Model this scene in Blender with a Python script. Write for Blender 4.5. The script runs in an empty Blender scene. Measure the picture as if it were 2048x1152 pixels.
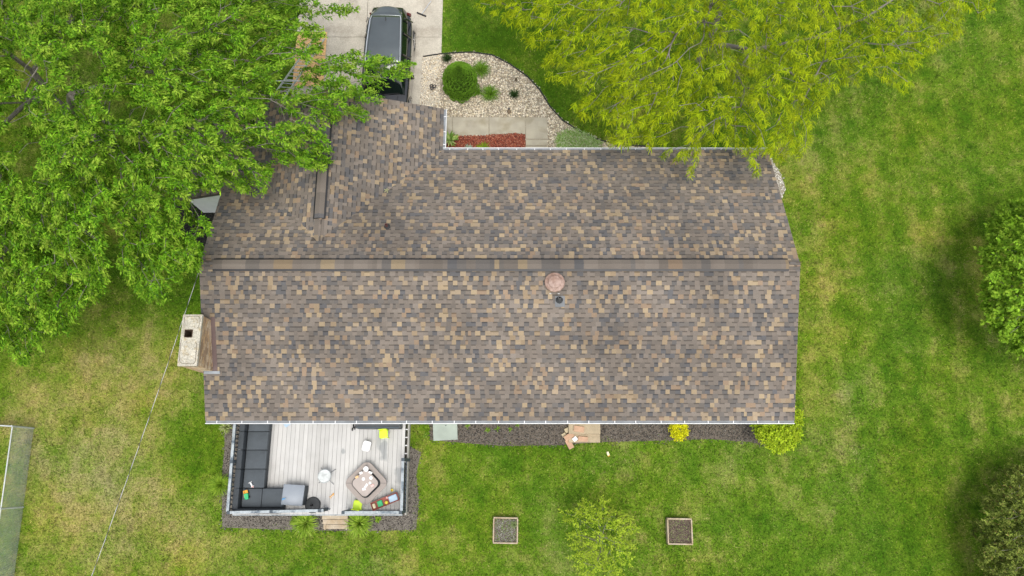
import bpy, math, random
import numpy as np
from mathutils import Vector, Matrix
R = math.radians
rng = np.random.default_rng(7); random.seed(7)
sc = bpy.context.scene
COL = sc.collection

# ---------------------------------------------------------------- camera, world, sun, exposure
F_PX = 1420.0; TILT = math.atan(1.828e-4 * F_PX); CAM_H = 25.35
cam_d = bpy.data.cameras.new('camera'); cam = bpy.data.objects.new('camera', cam_d); COL.objects.link(cam)
cam.location = (0, 0, CAM_H); cam.rotation_euler = (TILT, 0, 0)
cam_d.sensor_width = 36; cam_d.lens = 36 * F_PX / 2048; cam_d.clip_end = 2000; cam_d.clip_start = 0.1
sc.camera = cam
w = bpy.data.worlds.new('World'); sc.world = w; w.use_nodes = True
wn = w.node_tree; wn.nodes.clear()
sky = wn.nodes.new('ShaderNodeTexSky'); sky.sky_type = 'NISHITA'; sky.sun_disc = False
SUN_EL, SUN_AZ = 72, 160
sky.sun_elevation = R(SUN_EL); sky.sun_rotation = R(SUN_AZ); sky.dust_density = 4; sky.air_density = 1.2
hs = wn.nodes.new('ShaderNodeHueSaturation'); hs.inputs['Saturation'].default_value = 0.35
bg = wn.nodes.new('ShaderNodeBackground'); bg.inputs['Strength'].default_value = 0.148
wo = wn.nodes.new('ShaderNodeOutputWorld')
wn.links.new(sky.outputs[0], hs.inputs['Color']); wn.links.new(hs.outputs[0], bg.inputs[0]); wn.links.new(bg.outputs[0], wo.inputs[0])
sun_d = bpy.data.lights.new('sun', 'SUN'); sun = bpy.data.objects.new('sun', sun_d); COL.objects.link(sun)
sun_d.energy = 1.45; sun_d.angle = R(30); sun_d.color = (1, 0.95, 0.87)
sd = Vector((math.cos(R(SUN_EL)) * math.sin(R(SUN_AZ)), math.cos(R(SUN_EL)) * math.cos(R(SUN_AZ)), math.sin(R(SUN_EL))))
sun.rotation_euler = sd.to_track_quat('Z', 'Y').to_euler()
sc.view_settings.view_transform = 'Standard'; sc.view_settings.look = 'None'
sc.view_settings.exposure = 0.48; sc.view_settings.gamma = 1

# ---------------------------------------------------------------- helpers
_c, _s = math.cos(TILT), math.sin(TILT)
def at(u, v, z=0.0):
    """where the ray of a measured point of the photo meets height z, in metres"""
    t = (576 - v) / F_PX; d = (CAM_H - z) / (_c - t * _s)
    return ((u - 1024) / F_PX * d, d * (_s + t * _c), z)
def at_np(u, v, z):
    t = (576 - v) / F_PX; d = (CAM_H - z) / (_c - t * _s)
    return np.stack([(u - 1024) / F_PX * d, d * (_s + t * _c), z + 0 * d], 1)
def poly_at(pts, z=0.0): return [at(u, v, z)[:2] for u, v in pts]

def in_poly(x, y, poly):
    inside = np.zeros(x.shape, bool); n = len(poly)
    for i in range(n):
        x0, y0 = poly[i]; x1, y1 = poly[(i + 1) % n]
        c = ((y0 > y) != (y1 > y))
        xi = (x1 - x0) * (y - y0) / ((y1 - y0) if y1 != y0 else 1e-9) + x0
        inside ^= c & (x < xi)
    return inside
def in_wide(u, v, poly, r=9):
    return np.any([in_poly(u + a, v + b, poly) for a, b in ((0, 0), (r, 0), (-r, 0), (0, r), (0, -r), (r * .7, -r * .7), (-r * .7, -r * .7), (r * .7, r * .7), (-r * .7, r * .7))], 0)
def vnoise(x, y, sc_, seed=0):
    x = x / sc_ + 137.3; y = y / sc_ + 91.7
    xi = np.floor(x).astype(np.int64); yi = np.floor(y).astype(np.int64); fx = x - xi; fy = y - yi
    fx = fx * fx * (3 - 2 * fx); fy = fy * fy * (3 - 2 * fy)
    def h(a, b):
        n = (a * 374761393 + b * 668265263 + seed * 1274126177) & 0xFFFFFFFF
        n = ((n ^ (n >> 13)) * 1103515245) & 0xFFFFFFFF
        return ((n ^ (n >> 16)) & 0xFFFF) / 65535.0
    return (h(xi, yi) * (1 - fx) + h(xi + 1, yi) * fx) * (1 - fy) + (h(xi, yi + 1) * (1 - fx) + h(xi + 1, yi + 1) * fx) * fy
def fbm(x, y, s, seed=0, o=4):
    t = 0; a = 1; n = 0
    for k in range(o): t = t + a * vnoise(x, y, s / 2 ** k, seed + k * 17); n += a; a *= .55
    return t / n

def tag(o, label=None, cat=None, group=None, kind=None):
    if label: o['label'] = label
    if cat: o['category'] = cat
    if group: o['group'] = group
    if kind: o['kind'] = kind
    return o
def thing(name, label, cat, loc=(0, 0, 0), rz=0.0, group=None):
    o = bpy.data.objects.new(name, None); COL.objects.link(o); o.location = loc; o.rotation_euler = (0, 0, rz)
    o.empty_display_size = .2
    return tag(o, label, cat, group)
def root_loc(o):
    v = Vector((0, 0, 0))
    while o is not None: v += o.location; o = o.parent
    return v
def link(name, me, mats, parent=None, world=False):
    for m in (mats if isinstance(mats, (list, tuple)) else [mats]): me.materials.append(m)
    o = bpy.data.objects.new(name, me); COL.objects.link(o)
    if parent is not None:
        if world: me.transform(Matrix.Translation(-root_loc(parent)))
        o.parent = parent
    return o
def np_mesh(name, V, F, tint=None, smooth=False):
    """V (n,3), F (m,k) array of equal-sized faces, tint (m,3)"""
    me = bpy.data.meshes.new(name); V = np.asarray(V, np.float32); F = np.asarray(F, np.int32); m, k = F.shape
    me.vertices.add(len(V)); me.vertices.foreach_set('co', V.ravel())
    me.loops.add(m * k); me.loops.foreach_set('vertex_index', F.ravel())
    me.polygons.add(m); me.polygons.foreach_set('loop_start', np.arange(m, dtype=np.int32) * k)
    me.polygons.foreach_set('loop_total', np.full(m, k, np.int32))
    if smooth: me.polygons.foreach_set('use_smooth', np.ones(m, bool))
    me.update(calc_edges=True)
    if tint is not None:
        a = me.attributes.new('tint', 'FLOAT_COLOR', 'FACE')
        a.data.foreach_set('color', np.concatenate([tint, np.ones((m, 1))], 1).astype(np.float32).ravel())
    return me
class MB:
    def __init__(s): s.v = []; s.f = []; s.c = []
    def add(s, vs, fs, col=None):
        b = len(s.v); s.v += [tuple(p) for p in vs]; s.f += [tuple(b + i for i in f) for f in fs]; s.c += [col or (1, 1, 1)] * len(fs); return s
    def box(s, c, d, rz=0, col=None, taper=1.0, rx=0, ry=0):
        M = Matrix.Translation(c) @ Matrix.Rotation(rz, 4, 'Z') @ Matrix.Rotation(ry, 4, 'Y') @ Matrix.Rotation(rx, 4, 'X')
        vs = []
        for z in (-.5, .5):
            k = taper if z > 0 else 1
            for x, y in ((-.5, -.5), (.5, -.5), (.5, .5), (-.5, .5)): vs.append(M @ Vector((x * d[0] * k, y * d[1] * k, z * d[2])))
        return s.add(vs, [(3, 2, 1, 0), (4, 5, 6, 7), (0, 1, 5, 4), (1, 2, 6, 5), (2, 3, 7, 6), (3, 0, 4, 7)], col)
    def rbox(s, c, d, r=.03, rz=0, col=None, n=3):
        """box with rounded vertical corners and a small chamfer at the top"""
        p = []
        for cx, cy, a0 in ((1, 1, 0), (-1, 1, 90), (-1, -1, 180), (1, -1, 270)):
            for k in range(n + 1):
                a = R(a0 + 90 * k / n); p.append((cx * (d[0] / 2 - r) + r * math.cos(a), cy * (d[1] / 2 - r) + r * math.sin(a)))
        ch = min(r * .5, d[2] * .3); rings = []
        for z, k in ((-d[2] / 2, 0), (d[2] / 2 - ch, 0), (d[2] / 2, ch)):
            rings.append([(x * (1 - 2 * k / d[0]), y * (1 - 2 * k / d[1]), z) for x, y in p])
        M = Matrix.Translation(c) @ Matrix.Rotation(rz, 4, 'Z'); m = len(p)
        vs = [M @ Vector(q) for r_ in rings for q in r_]
        fs = [tuple(reversed(range(m))), tuple(range(2 * m, 3 * m))]
        for j in range(2): fs += [(j * m + i, j * m + (i + 1) % m, (j + 1) * m + (i + 1) % m, (j + 1) * m + i) for i in range(m)]
        return s.add(vs, fs, col)
    def prism(s, poly, z0, z1, col=None):
        n = len(poly)
        if sum(poly[i][0] * poly[(i + 1) % n][1] - poly[(i + 1) % n][0] * poly[i][1] for i in range(n)) < 0: poly = poly[::-1]
        vs = [(x, y, z0) for x, y in poly] + [(x, y, z1) for x, y in poly]
        fs = [tuple(reversed(range(n))), tuple(range(n, 2 * n))] + [(i, (i + 1) % n, n + (i + 1) % n, n + i) for i in range(n)]
        return s.add(vs, fs, col)
    def tube(s, pts, r, n=8, col=None, cap=True):
        pts = [Vector(p) for p in pts]; rs = r if isinstance(r, (list, tuple)) else [r] * len(pts)
        b = len(s.v); vs = []; fs = []
        for i, p in enumerate(pts):
            t = (pts[min(i + 1, len(pts) - 1)] - pts[max(i - 1, 0)]).normalized()
            a = t.cross(Vector((0, 0, 1)) if abs(t.z) < .9 else Vector((1, 0, 0))).normalized(); q = t.cross(a)
            for k in range(n):
                an = 2 * math.pi * k / n; vs.append(p + (a * math.cos(an) + q * math.sin(an)) * rs[i])
        for i in range(len(pts) - 1):
            for k in range(n): fs.append((i * n + k, i * n + (k + 1) % n, (i + 1) * n + (k + 1) % n, (i + 1) * n + k))
        if cap: fs += [tuple(reversed(range(n))), tuple((len(pts) - 1) * n + k for k in range(n))]
        return s.add(vs, fs, col)
    def lathe(s, prof, c=(0, 0, 0), n=24, col=None, sx=1, sy=1):
        vs = []; fs = []
        for r_, z in prof:
            for k in range(n):
                a = 2 * math.pi * k / n; vs.append((c[0] + r_ * sx * math.cos(a), c[1] + r_ * sy * math.sin(a), c[2] + z))
        for j in range(len(prof) - 1):
            for k in range(n): fs.append((j * n + k, j * n + (k + 1) % n, (j + 1) * n + (k + 1) % n, (j + 1) * n + k))
        fs += [tuple(reversed(range(n))), tuple((len(prof) - 1) * n + k for k in range(n))]
        return s.add(vs, fs, col)
    def build(s, name, m, parent=None, world=False, smooth=False, bevel=0):
        me = bpy.data.meshes.new(name); me.from_pydata(s.v, [], s.f); me.update()
        a = me.attributes.new('tint', 'FLOAT_COLOR', 'FACE')
        a.data.foreach_set('color', [x for c in s.c for x in (c[0], c[1], c[2], 1)])
        if smooth:
            me.polygons.foreach_set('use_smooth', [True] * len(me.polygons))
            try: me.set_sharp_from_angle(angle=R(40))
            except Exception: pass
        o = link(name, me, m, parent, world)
        if bevel: bv = o.modifiers.new('bevel', 'BEVEL'); bv.width = bevel; bv.segments = 2; bv.limit_method = 'ANGLE'
        return o

_mc = {}
def mat(name, col=(.5, .5, .5), rough=.7, metal=0, tint=False, var=.15, vs=3.0, fine=.12, fs=60.0, bump=.0, bs=80.0, bd=.01,
        trans=0.0, coat=0, col2=None, c2s=1.5, c2lo=.45, c2hi=.6, alpha=1.0, transm=0.0, spec=None):
    if name in _mc: return _mc[name]
    m = bpy.data.materials.new(name); m.use_nodes = True; nt = m.node_tree; N = nt.nodes; L = nt.links
    p = N['Principled BSDF']; p.inputs['Roughness'].default_value = rough; p.inputs['Metallic'].default_value = metal
    if spec is not None: p.inputs['Specular IOR Level'].default_value = spec
    if coat: p.inputs['Coat Weight'].default_value = coat; p.inputs['Coat Roughness'].default_value = .05
    if transm: p.inputs['Transmission Weight'].default_value = transm
    geo = N.new('ShaderNodeNewGeometry')
    if tint:
        c = N.new('ShaderNodeAttribute'); c.attribute_name = 'tint'; cs = c.outputs['Color']
    else:
        c = N.new('ShaderNodeRGB'); c.outputs[0].default_value = (*col, 1); cs = c.outputs[0]
    def noise(scale, detail=3):
        n = N.new('ShaderNodeTexNoise'); n.inputs['Scale'].default_value = scale; n.inputs['Detail'].default_value = detail
        L.new(geo.outputs['Position'], n.inputs['Vector']); return n.outputs['Fac']
    def remap(s_, a, b, lo=.3, hi=.7):
        r = N.new('ShaderNodeMapRange'); r.inputs['From Min'].default_value = lo; r.inputs['From Max'].default_value = hi
        r.inputs['To Min'].default_value = a; r.inputs['To Max'].default_value = b; L.new(s_, r.inputs['Value']); return r.outputs[0]
    if col2:
        mx = N.new('ShaderNodeMix'); mx.data_type = 'RGBA'; L.new(remap(noise(c2s, 5), 0, 1, c2lo, c2hi), mx.inputs['Factor'])
        L.new(cs, mx.inputs[6]); mx.inputs[7].default_value = (*col2, 1); cs = mx.outputs[2]
    for amp, scl in ((var, vs), (fine, fs)):
        if amp:
            mu = N.new('ShaderNodeVectorMath'); mu.operation = 'SCALE'; L.new(cs, mu.inputs[0]); L.new(remap(noise(scl), 1 - amp, 1 + amp), mu.inputs['Scale']); cs = mu.outputs[0]
    L.new(cs, p.inputs['Base Color'])
    if bump:
        b = N.new('ShaderNodeBump'); b.inputs['Strength'].default_value = bump; b.inputs['Distance'].default_value = bd
        L.new(noise(bs, 4), b.inputs['Height']); L.new(b.outputs[0], p.inputs['Normal'])
    if trans:
        t = N.new('ShaderNodeBsdfTranslucent'); L.new(cs, t.inputs[0]); mx = N.new('ShaderNodeMixShader'); mx.inputs[0].default_value = trans
        L.new(p.outputs[0], mx.inputs[1]); L.new(t.outputs[0], mx.inputs[2]); L.new(mx.outputs[0], N['Material Output'].inputs[0])
    m['_p'] = 1; _mc[name] = m; return m

# ---------------------------------------------------------------- materials
M_lawn = mat('lawn', tint=True, rough=.95, var=.06, vs=2, fine=.28, fs=22, bump=.8, bs=45, bd=.03, spec=.1)
M_blade = mat('grass_blade', tint=True, rough=.8, var=0, fine=0, trans=.3, spec=.2)
M_conc = mat('concrete', (.45, .415, .345), .9, var=.10, vs=1.2, fine=.16, fs=25, bump=.2, bs=120, col2=(.33, .295, .24), c2s=1.3, c2lo=.5, c2hi=.7)
M_walk = mat('walk_concrete', (.36, .33, .26), .9, var=.12, vs=2.2, fine=.10, fs=50, bump=.2, bs=120, col2=(.25, .22, .15), c2s=1.6, c2lo=.5, c2hi=.72)
M_tint = mat('painted', tint=True, rough=.6, var=.05, fine=.06)
M_pebble = mat('pebble', tint=True, rough=.8, var=0, fine=.1, fs=90)
M_mulch = mat('mulch', tint=True, rough=.95, var=.15, vs=4, fine=.3, fs=60, bump=.6, bs=60)
M_shingle = mat('asphalt_shingle', tint=True, rough=.95, var=.17, vs=.45, fine=.28, fs=120, bump=.35, bs=300, bd=.004, spec=.25)
M_white = mat('white_metal', (.66, .67, .68), .4, var=.04, fine=.03)
M_gutter = mat('gutter_trough', (.22, .24, .26), .6, var=.2, vs=3, fine=.15)
M_siding = mat('white_siding', (.92, .93, .92), .6, var=.05, fine=.03)
M_black = mat('black_plastic', (.012, .012, .014), .5, var=0, fine=0)
M_glass = mat('window_glass', (.05, .06, .07), .08, var=0, fine=0)
M_brick = mat('chimney_brick', tint=True, rough=.9, var=.12, vs=6, fine=.25, fs=50, bump=.5, bs=60)
M_cap = mat('chimney_crown', (.44, .415, .345), .95, var=.15, vs=5, fine=.32, fs=28, bump=.7, bs=40, bd=.02, col2=(.38, .32, .21), c2s=9, c2lo=.5, c2hi=.7)
M_bark = mat('bark', (.21, .19, .16), .95, var=.2, vs=5, fine=.25, fs=30, bump=.6, bs=40)
M_leaf = mat('leaf', tint=True, rough=.6, var=0, fine=0, trans=.30, spec=.12)
M_deck = mat('deck_board', tint=True, rough=.8, var=.05, vs=2.0, fine=.07, fs=50, col2=(.40, .39, .37), c2s=1.1, c2lo=.5, c2hi=.78)
M_rail = mat('weathered_rail', (.34, .38, .40), .8, var=.1, vs=3, fine=.2, fs=30, col2=(.10, .13, .16), c2s=3.5, c2lo=.50, c2hi=.68)
M_slate = mat('slate_paint', (.055, .072, .088), .7, var=.1, fine=.15)
M_tan = mat('weathered_wood', (.36, .28, .18), .9, var=.12, vs=5, fine=.15, fs=25, col2=(.44, .38, .29), c2s=3, c2lo=.4, c2hi=.7)
M_wicker = mat('charcoal_wicker', (.040, .048, .056), .75, var=.1, fine=.35, fs=90, bump=.4, bs=120)
M_cush = mat('charcoal_cushion', (.070, .082, .093), .9, var=.08, vs=4, fine=.15, fs=90)
M_grey = mat('grey_lid', (.26, .29, .33), .5, var=.04, fine=.05)
M_steel = mat('galvanised', (.50, .53, .52), .6, metal=.1, var=.1, fine=.1)
M_alu = mat('aluminium', (.62, .64, .66), .35, metal=.7, var=.05, fine=.05)
M_soil = mat('soil', (.125, .095, .07), .98, var=.25, vs=6, fine=.35, fs=40, bump=.8, bs=40, bd=.02)
M_osb = mat('strand_board', (.70, .44, .20), .8, var=.08, fine=.25, fs=40)
M_car = mat('car_paint', (.012, .014, .016), .18, metal=.3, var=0, fine=0, coat=1.0, spec=.6)
M_croof = mat('car_roof_sky_sheen', (.125, .145, .150), .30, metal=.7, var=.08, vs=2, fine=0, coat=1.0)  # same paint as the body; sky reflection put into this lighter colour
M_carglass = mat('car_glass', (.006, .012, .010), .06, var=0, fine=0, spec=.7)
M_chrome = mat('chrome', (.8, .8, .82), .2, metal=.9, var=0, fine=0)
M_tyre = mat('tyre', (.015, .015, .015), .8, var=0, fine=.1)
M_copper = mat('brown_vent', (.26, .165, .125), .55, var=.15, vs=12, fine=.08, col2=(.34, .24, .20), c2s=6, c2lo=.4, c2hi=.6)
M_flash = mat('brown_flashing', (.10, .065, .06), .5, var=.1, fine=.1)

# ---------------------------------------------------------------- areas (measured outlines)
drive = [(-2.80, 12.0), (-2.82, 16), (-2.85, 24), (-8.75, 24), (-8.75, 12.0)]
bed_px = [(846, 113), (870, 109), (900, 106), (945, 104), (985, 110), (1020, 128), (1055, 153), (1080, 180), (1100, 213), (1125, 240),
          (1160, 263), (1200, 280), (1240, 289), (1300, 293), (1300, 312), (840, 312), (840, 210)]
stone_bed = poly_at(bed_px)
walk = [(-3.2, 11.82), (-3.2, 13.02), (1.03, 12.98), (1.03, 10.3), (-.12, 10.3), (-.12, 12.2), (-.3, 11.85)]
walk = poly_at([(880, 234), (1095, 234), (1095, 312), (1050, 312), (1050, 268), (880, 273)])
red_bed = poly_at([(905, 272), (960, 272), (1000, 269), (1040, 267), (1050, 270), (1051, 312), (893, 312), (893, 285)])
deck_bed = poly_at([(450, 820), (449, 900), (443, 960), (445, 1055), (560, 1059), (700, 1062), (832, 1060), (838, 1000), (832, 950), (842, 905), (815, 890), (815, 820)])
south_bed = poly_at([(860, 800), (860, 880), (930, 886), (1010, 892), (1120, 890), (1200, 884), (1330, 881), (1420, 878), (1500, 884), (1540, 893), (1570, 880), (1590, 800)])
west_bed = poly_at([(350, 392), (345, 440), (372, 470), (398, 490), (460, 520), (480, 400)])
east_strip = poly_at([(1530, 300), (1560, 345), (1572, 378), (1560, 400), (1500, 380), (1480, 300)])
HX0, HX1, HY0, HY1, RY = -9.68, 8.92, 1.58, 10.87, 6.22
EZ, PITCH = 2.60, 0.358
WX1, WRX, WX0, WY1, WY0 = -2.41, -6.16, -12.0, 12.46, 9.28
house_fp = [(HX0 + .3, HY0 + .4), (HX1 - .3, HY0 + .4), (HX1 - .3, HY1 - .4), (WX1 - .4, HY1 - .4), (WX1 - .4, WY1 - .3), (WX0 + .4, WY1 - .3), (WX0 + .4, WY0 + .3), (HX0 + .3, WY0 + .3)]

# ---------------------------------------------------------------- lawn: one sheet to the horizon
def lawn_col(x, y, jit=None):
    n1 = fbm(x, y, 3.2, 3); n2 = fbm(x, y, .8, 11); n3 = fbm(x, y, .32, 23, 3)
    dry_light = (n1 - .5) * .9 + (n2 - .5) * 1.0 + (n3 - .5) * 1.3 + .16 * np.sin(x * 6.283 / 1.15 + .12 * y) * np.clip((x - 9) / 2, 0, 1) * (x < 22.5) * (y < 24)
    def blob(u, v, ru, rv, a, z=0):
        cx, cy, _ = at(u, v); k = F_PX / CAM_H
        return a * np.exp(-(((x - cx) * k / ru) ** 2 + ((y - cy) * k / rv) ** 2))
    for b in ((230, 720, 150, 90, .75), (330, 1080, 130, 90, .8), (60, 800, 90, 100, .5), (130, 1010, 170, 140, .6), (300, 860, 90, 150, .3), (420, 1110, 80, 40, .3), (215, 940, 120, 120, .25), (390, 900, 70, 100, -.45), (370, 620, 60, 90, -.55),  # last blob paints the house's shade into the grass by the west wall
              (1640, 640, 50, 330, .55), (1600, 360, 50, 60, .3), (1740, 270, 90, 130, .2), (1850, 480, 45, 45, .35), (1930, 600, 70, 170, .25), (1930, 1050, 60, 120, .25), (1820, 500, 130, 400, -.15), (1800, 980, 140, 150, -.15),  # lighter grass colour painted beside the right-edge trees to offset their shade
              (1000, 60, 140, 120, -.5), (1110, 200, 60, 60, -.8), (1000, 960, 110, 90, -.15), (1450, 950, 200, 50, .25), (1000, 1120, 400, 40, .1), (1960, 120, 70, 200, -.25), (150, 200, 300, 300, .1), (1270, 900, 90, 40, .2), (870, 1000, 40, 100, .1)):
        dry_light = dry_light + blob(*b)
    if jit is not None: dry_light = dry_light + jit
    d = np.clip(dry_light * .55 + .38, 0, 1)[:, None]
    deep = np.array([.062, .148, .006]); mid = np.array([.126, .218, .014]); pale = np.array([.250, .282, .055]); tan = np.array([.34, .305, .110])
    c = np.where(d < .4, deep + (mid - deep) * d / .4, np.where(d < .75, mid + (pale - mid) * (d - .4) / .35, pale + (tan - pale) * (d - .75) / .25))
    hue = (fbm(x, y, 2.1, 77) - .5)[:, None]
    return c * (1 + hue * np.array([.35, .1, -.4]))
fx = np.arange(-24, 23.01, .12); fy = np.arange(-7, 24.01, .12)
gx = np.concatenate([[-900, -300, -120, -60, -35], fx, [30, 60, 120, 300, 900]]); gy = np.concatenate([[-900, -300, -100, -40, -15], fy, [35, 60, 120, 300, 900]])
X, Y = np.meshgrid(gx, gy); Z = (fbm(X.ravel(), Y.ravel(), 4, 5) - .5) * .05 * (np.abs(X.ravel()) < 30) * (np.abs(Y.ravel()) < 30) - .012
near_flat = np.zeros(X.size, bool)
V = np.stack([X.ravel(), Y.ravel(), np.minimum(Z, -.012)], 1); nx, ny = len(gx), len(gy)
ii, jj = np.meshgrid(np.arange(nx - 1), np.arange(ny - 1)); a = (jj * nx + ii).ravel()
Fq = np.stack([a, a + 1, a + nx + 1, a + nx], 1); cen = V[Fq].mean(1)
link('lawn', np_mesh('lawn', V, Fq, lawn_col(cen[:, 0], cen[:, 1]) * .88, True), M_lawn)['kind'] = 'structure'

NB = 660000
bx = rng.uniform(-21.6, 21.8, NB); by = rng.uniform(-4.6, 20.5, NB)
# keep what the picture can see, off the hard areas
keep = np.ones(NB, bool); dd = by * _s + CAM_H * _c; uu = 1024 + F_PX * bx / dd; vv = 576 - F_PX * (by * _c - CAM_H * _s) / dd
keep &= (uu > -60) & (uu < 2110) & (vv > -60) & (vv < 1200)
jx = bx + rng.normal(0, .045, NB); jy = by + rng.normal(0, .045, NB); wob = (fbm(bx, by, .7, 41) - .5) * .55; wx_, wy_ = jx + wob * np.sign(bx + 6.5) , jy - wob
for p in (drive, stone_bed, walk, red_bed, house_fp, west_bed, east_strip): keep &= ~in_poly(jx, jy, p)
for p in (deck_bed, south_bed): keep &= ~in_poly(wx_, wy_, p)
keep &= ~((bx > -9.5) & (bx < -3.5) & (by > -1.3) & (by < 2))
bx, by = bx[keep], by[keep]; n = len(bx)
ang = rng.uniform(0, 2 * np.pi, n); ln = rng.uniform(.04, .10, n); wd = rng.uniform(.007, .016, n)
d_ = np.stack([np.cos(ang), np.sin(ang)], 1); pr = np.stack([-d_[:, 1], d_[:, 0]], 1); base = np.stack([bx, by], 1)
A = np.concatenate([base - pr * wd[:, None], np.full((n, 1), -.02)], 1); B = np.concatenate([base + pr * wd[:, None], np.full((n, 1), -.02)], 1)
T = np.concatenate([base + d_ * ln[:, None], rng.uniform(.02, .06, (n, 1))], 1)
V = np.stack([A, B, T], 1).reshape(-1, 3)
bc = .93 * lawn_col(bx, by, rng.normal(0, .5, n)) * rng.uniform(.6, 1.65, (n, 1))
bc = bc * (1 + (vnoise(bx, by, .10, 31) - .5) * .75 + (vnoise(bx, by, .05, 37) - .5) * .6)[:, None]
tag(link('grass', np_mesh('grass', V, np.arange(3 * n).reshape(-1, 3), bc), M_blade), 'mown green and straw coloured lawn grass around the house', 'grass', kind='stuff')

# ---------------------------------------------------------------- paving and beds
def sheet(name, poly, z, m, col=(1, 1, 1), kind='structure', th=.12):
    o = MB().prism(poly, z - th, z, col).build(name, m); o['kind'] = kind; return o
def paving(name, slabs, z, m):
    b = MB()
    for s_ in slabs: b.prism(s_, z - .12, z)
    o = b.build(name, m, bevel=.006); o['kind'] = 'structure'; return o
def rect(x0, y0, x1, y1): return [(x0, y0), (x1, y0), (x1, y1), (x0, y1)]
g = .008
slabs = []
for x0, x1 in ((-8.75, -5.93), (-5.93, -2.84)):
    for y0, y1 in ((11.9, 14.0), (14.0, 17.1), (17.1, 20.3), (20.3, 24)): slabs.append(rect(x0 + g, y0 + g, x1 - g, y1 - g))
paving('driveway', slabs, .02, M_conc)
sheet('driveway_base', rect(-8.75, 11.9, -2.86, 24), .0, mat('joint', (.10, .09, .07), .95))
wp = [poly_at(p) for p in ([(880, 235), (904, 235), (904, 273), (880, 273)], [(906, 235), (977, 235), (977, 273), (906, 273)],
      [(979, 235), (1050, 235), (1050, 268), (979, 273)], [(1052, 235), (1095, 235), (1096, 278), (1052, 278)], [(1052, 280), (1096, 280), (1097, 291), (1052, 291)], [(1052, 293), (1097, 293), (1098, 312), (1052, 312)])]
paving('front_walk', wp, .02, M_walk)
sheet('stone_bed', stone_bed, .004, M_mulch, (.28, .25, .19))
sheet('red_mulch_bed', red_bed, .012, M_mulch, (.13, .028, .018))
sheet('deck_bed', deck_bed, .006, M_mulch, (.14, .125, .105))
sheet('south_bed', south_bed, .004, M_mulch, (.12, .10, .08))
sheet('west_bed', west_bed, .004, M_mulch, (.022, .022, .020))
sheet('east_stone_strip', east_strip, .004, M_mulch, (.28, .25, .19))

def pebbles(name, label, poly, n, size, cols, z=.01, avoid=(), kind_cat='stones', flat=.55, edge=.03, mtl=None):
    P = np.array(poly); x = rng.uniform(P[:, 0].min() - edge, P[:, 0].max() + edge, n); y = rng.uniform(P[:, 1].min() - edge, P[:, 1].max() + edge, n)
    k = in_poly(x + rng.normal(0, edge, n), y + rng.normal(0, edge, n), poly)
    for a_ in avoid: k &= ~in_poly(x, y, a_)
    x, y = x[k], y[k]; n = len(x)
    O = np.array([(1, 0, 0), (.35, .93, 0), (-.8, .6, 0), (-.8, -.6, 0), (.35, -.93, 0), (.1, 0, 1), (-.3, .2, -.6)])
    Fo = np.array([(0, 1, 5), (1, 2, 5), (2, 3, 5), (3, 4, 5), (4, 0, 5), (1, 0, 6), (2, 1, 6), (3, 2, 6), (4, 3, 6), (0, 4, 6)])
    sx = rng.uniform(size * .6, size * 1.5, n); sy = sx * rng.uniform(.55, 1, n); sz = sx * flat
    a_ = rng.uniform(0, 6.28, n); V = O[None] * np.stack([sx, sy, sz], 1)[:, None, :] * rng.uniform(.8, 1.2, (n, 7, 1))
    c, s = np.cos(a_)[:, None], np.sin(a_)[:, None]
    V = np.stack([V[:, :, 0] * c - V[:, :, 1] * s + x[:, None], V[:, :, 0] * s + V[:, :, 1] * c + y[:, None], V[:, :, 2] + z + rng.uniform(0, size * .5, n)[:, None]], 2)
    ci = np.array(cols)[rng.integers(0, len(cols), n)] * rng.uniform(.8, 1.2, (n, 1))
    F_ = (Fo[None] + 7 * np.arange(n)[:, None, None]).reshape(-1, 3)
    return tag(link(name, np_mesh(name, V.reshape(-1, 3), F_, np.repeat(ci, 10, 0)), mtl or M_pebble), label, kind_cat, kind='stuff')
stone_cols = [(.72, .64, .48), (.62, .52, .36), (.82, .76, .64), (.44, .37, .27), (.34, .27, .19), (.68, .60, .47), (.52, .45, .36), (.76, .68, .54)]
pebbles('landscape_stone', 'cream and tan river stones filling the curved front bed', stone_bed, 30000, .030, stone_cols, avoid=(walk, red_bed))
pebbles('landscape_stone', 'pale river stones in the strip beside the east gable', east_strip, 1400, .03, [(.7, .68, .62), (.6, .56, .5), (.5, .46, .4)])
pebbles('red_mulch', 'red wood mulch chips beside the concrete front walk', red_bed, 7000, .022, [(.32, .070, .035), (.25, .050, .028), (.40, .11, .055), (.17, .035, .022), (.45, .20, .12)], z=.02, flat=.25, edge=.02)
mul = [(.07, .062, .052), (.15, .135, .115), (.21, .19, .165), (.11, .095, .075), (.05, .042, .038), (.32, .29, .24)]
deck_fp = rect(-9.4, -1.25, -3.55, 2.4)
pebbles('dark_mulch', 'grey brown mulch chips around the deck', deck_bed, 16000, .020, mul, z=.01, flat=.25, avoid=(deck_fp,), edge=.06)
pebbles('dark_mulch', 'dark soil and mulch chips along the south wall', south_bed, 16000, .020, mul[:5], z=.01, flat=.25, edge=.06)
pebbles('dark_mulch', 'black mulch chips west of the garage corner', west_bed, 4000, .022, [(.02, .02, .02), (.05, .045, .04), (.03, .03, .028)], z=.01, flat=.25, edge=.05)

# edging of the stone bed
ed = [at(u, v, .03) for u, v in bed_px[:14]]
tag(MB().tube(ed, .03, 6).build('lawn_edging', M_black), 'black plastic edging curving between lawn and stone bed', 'edging')

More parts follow.
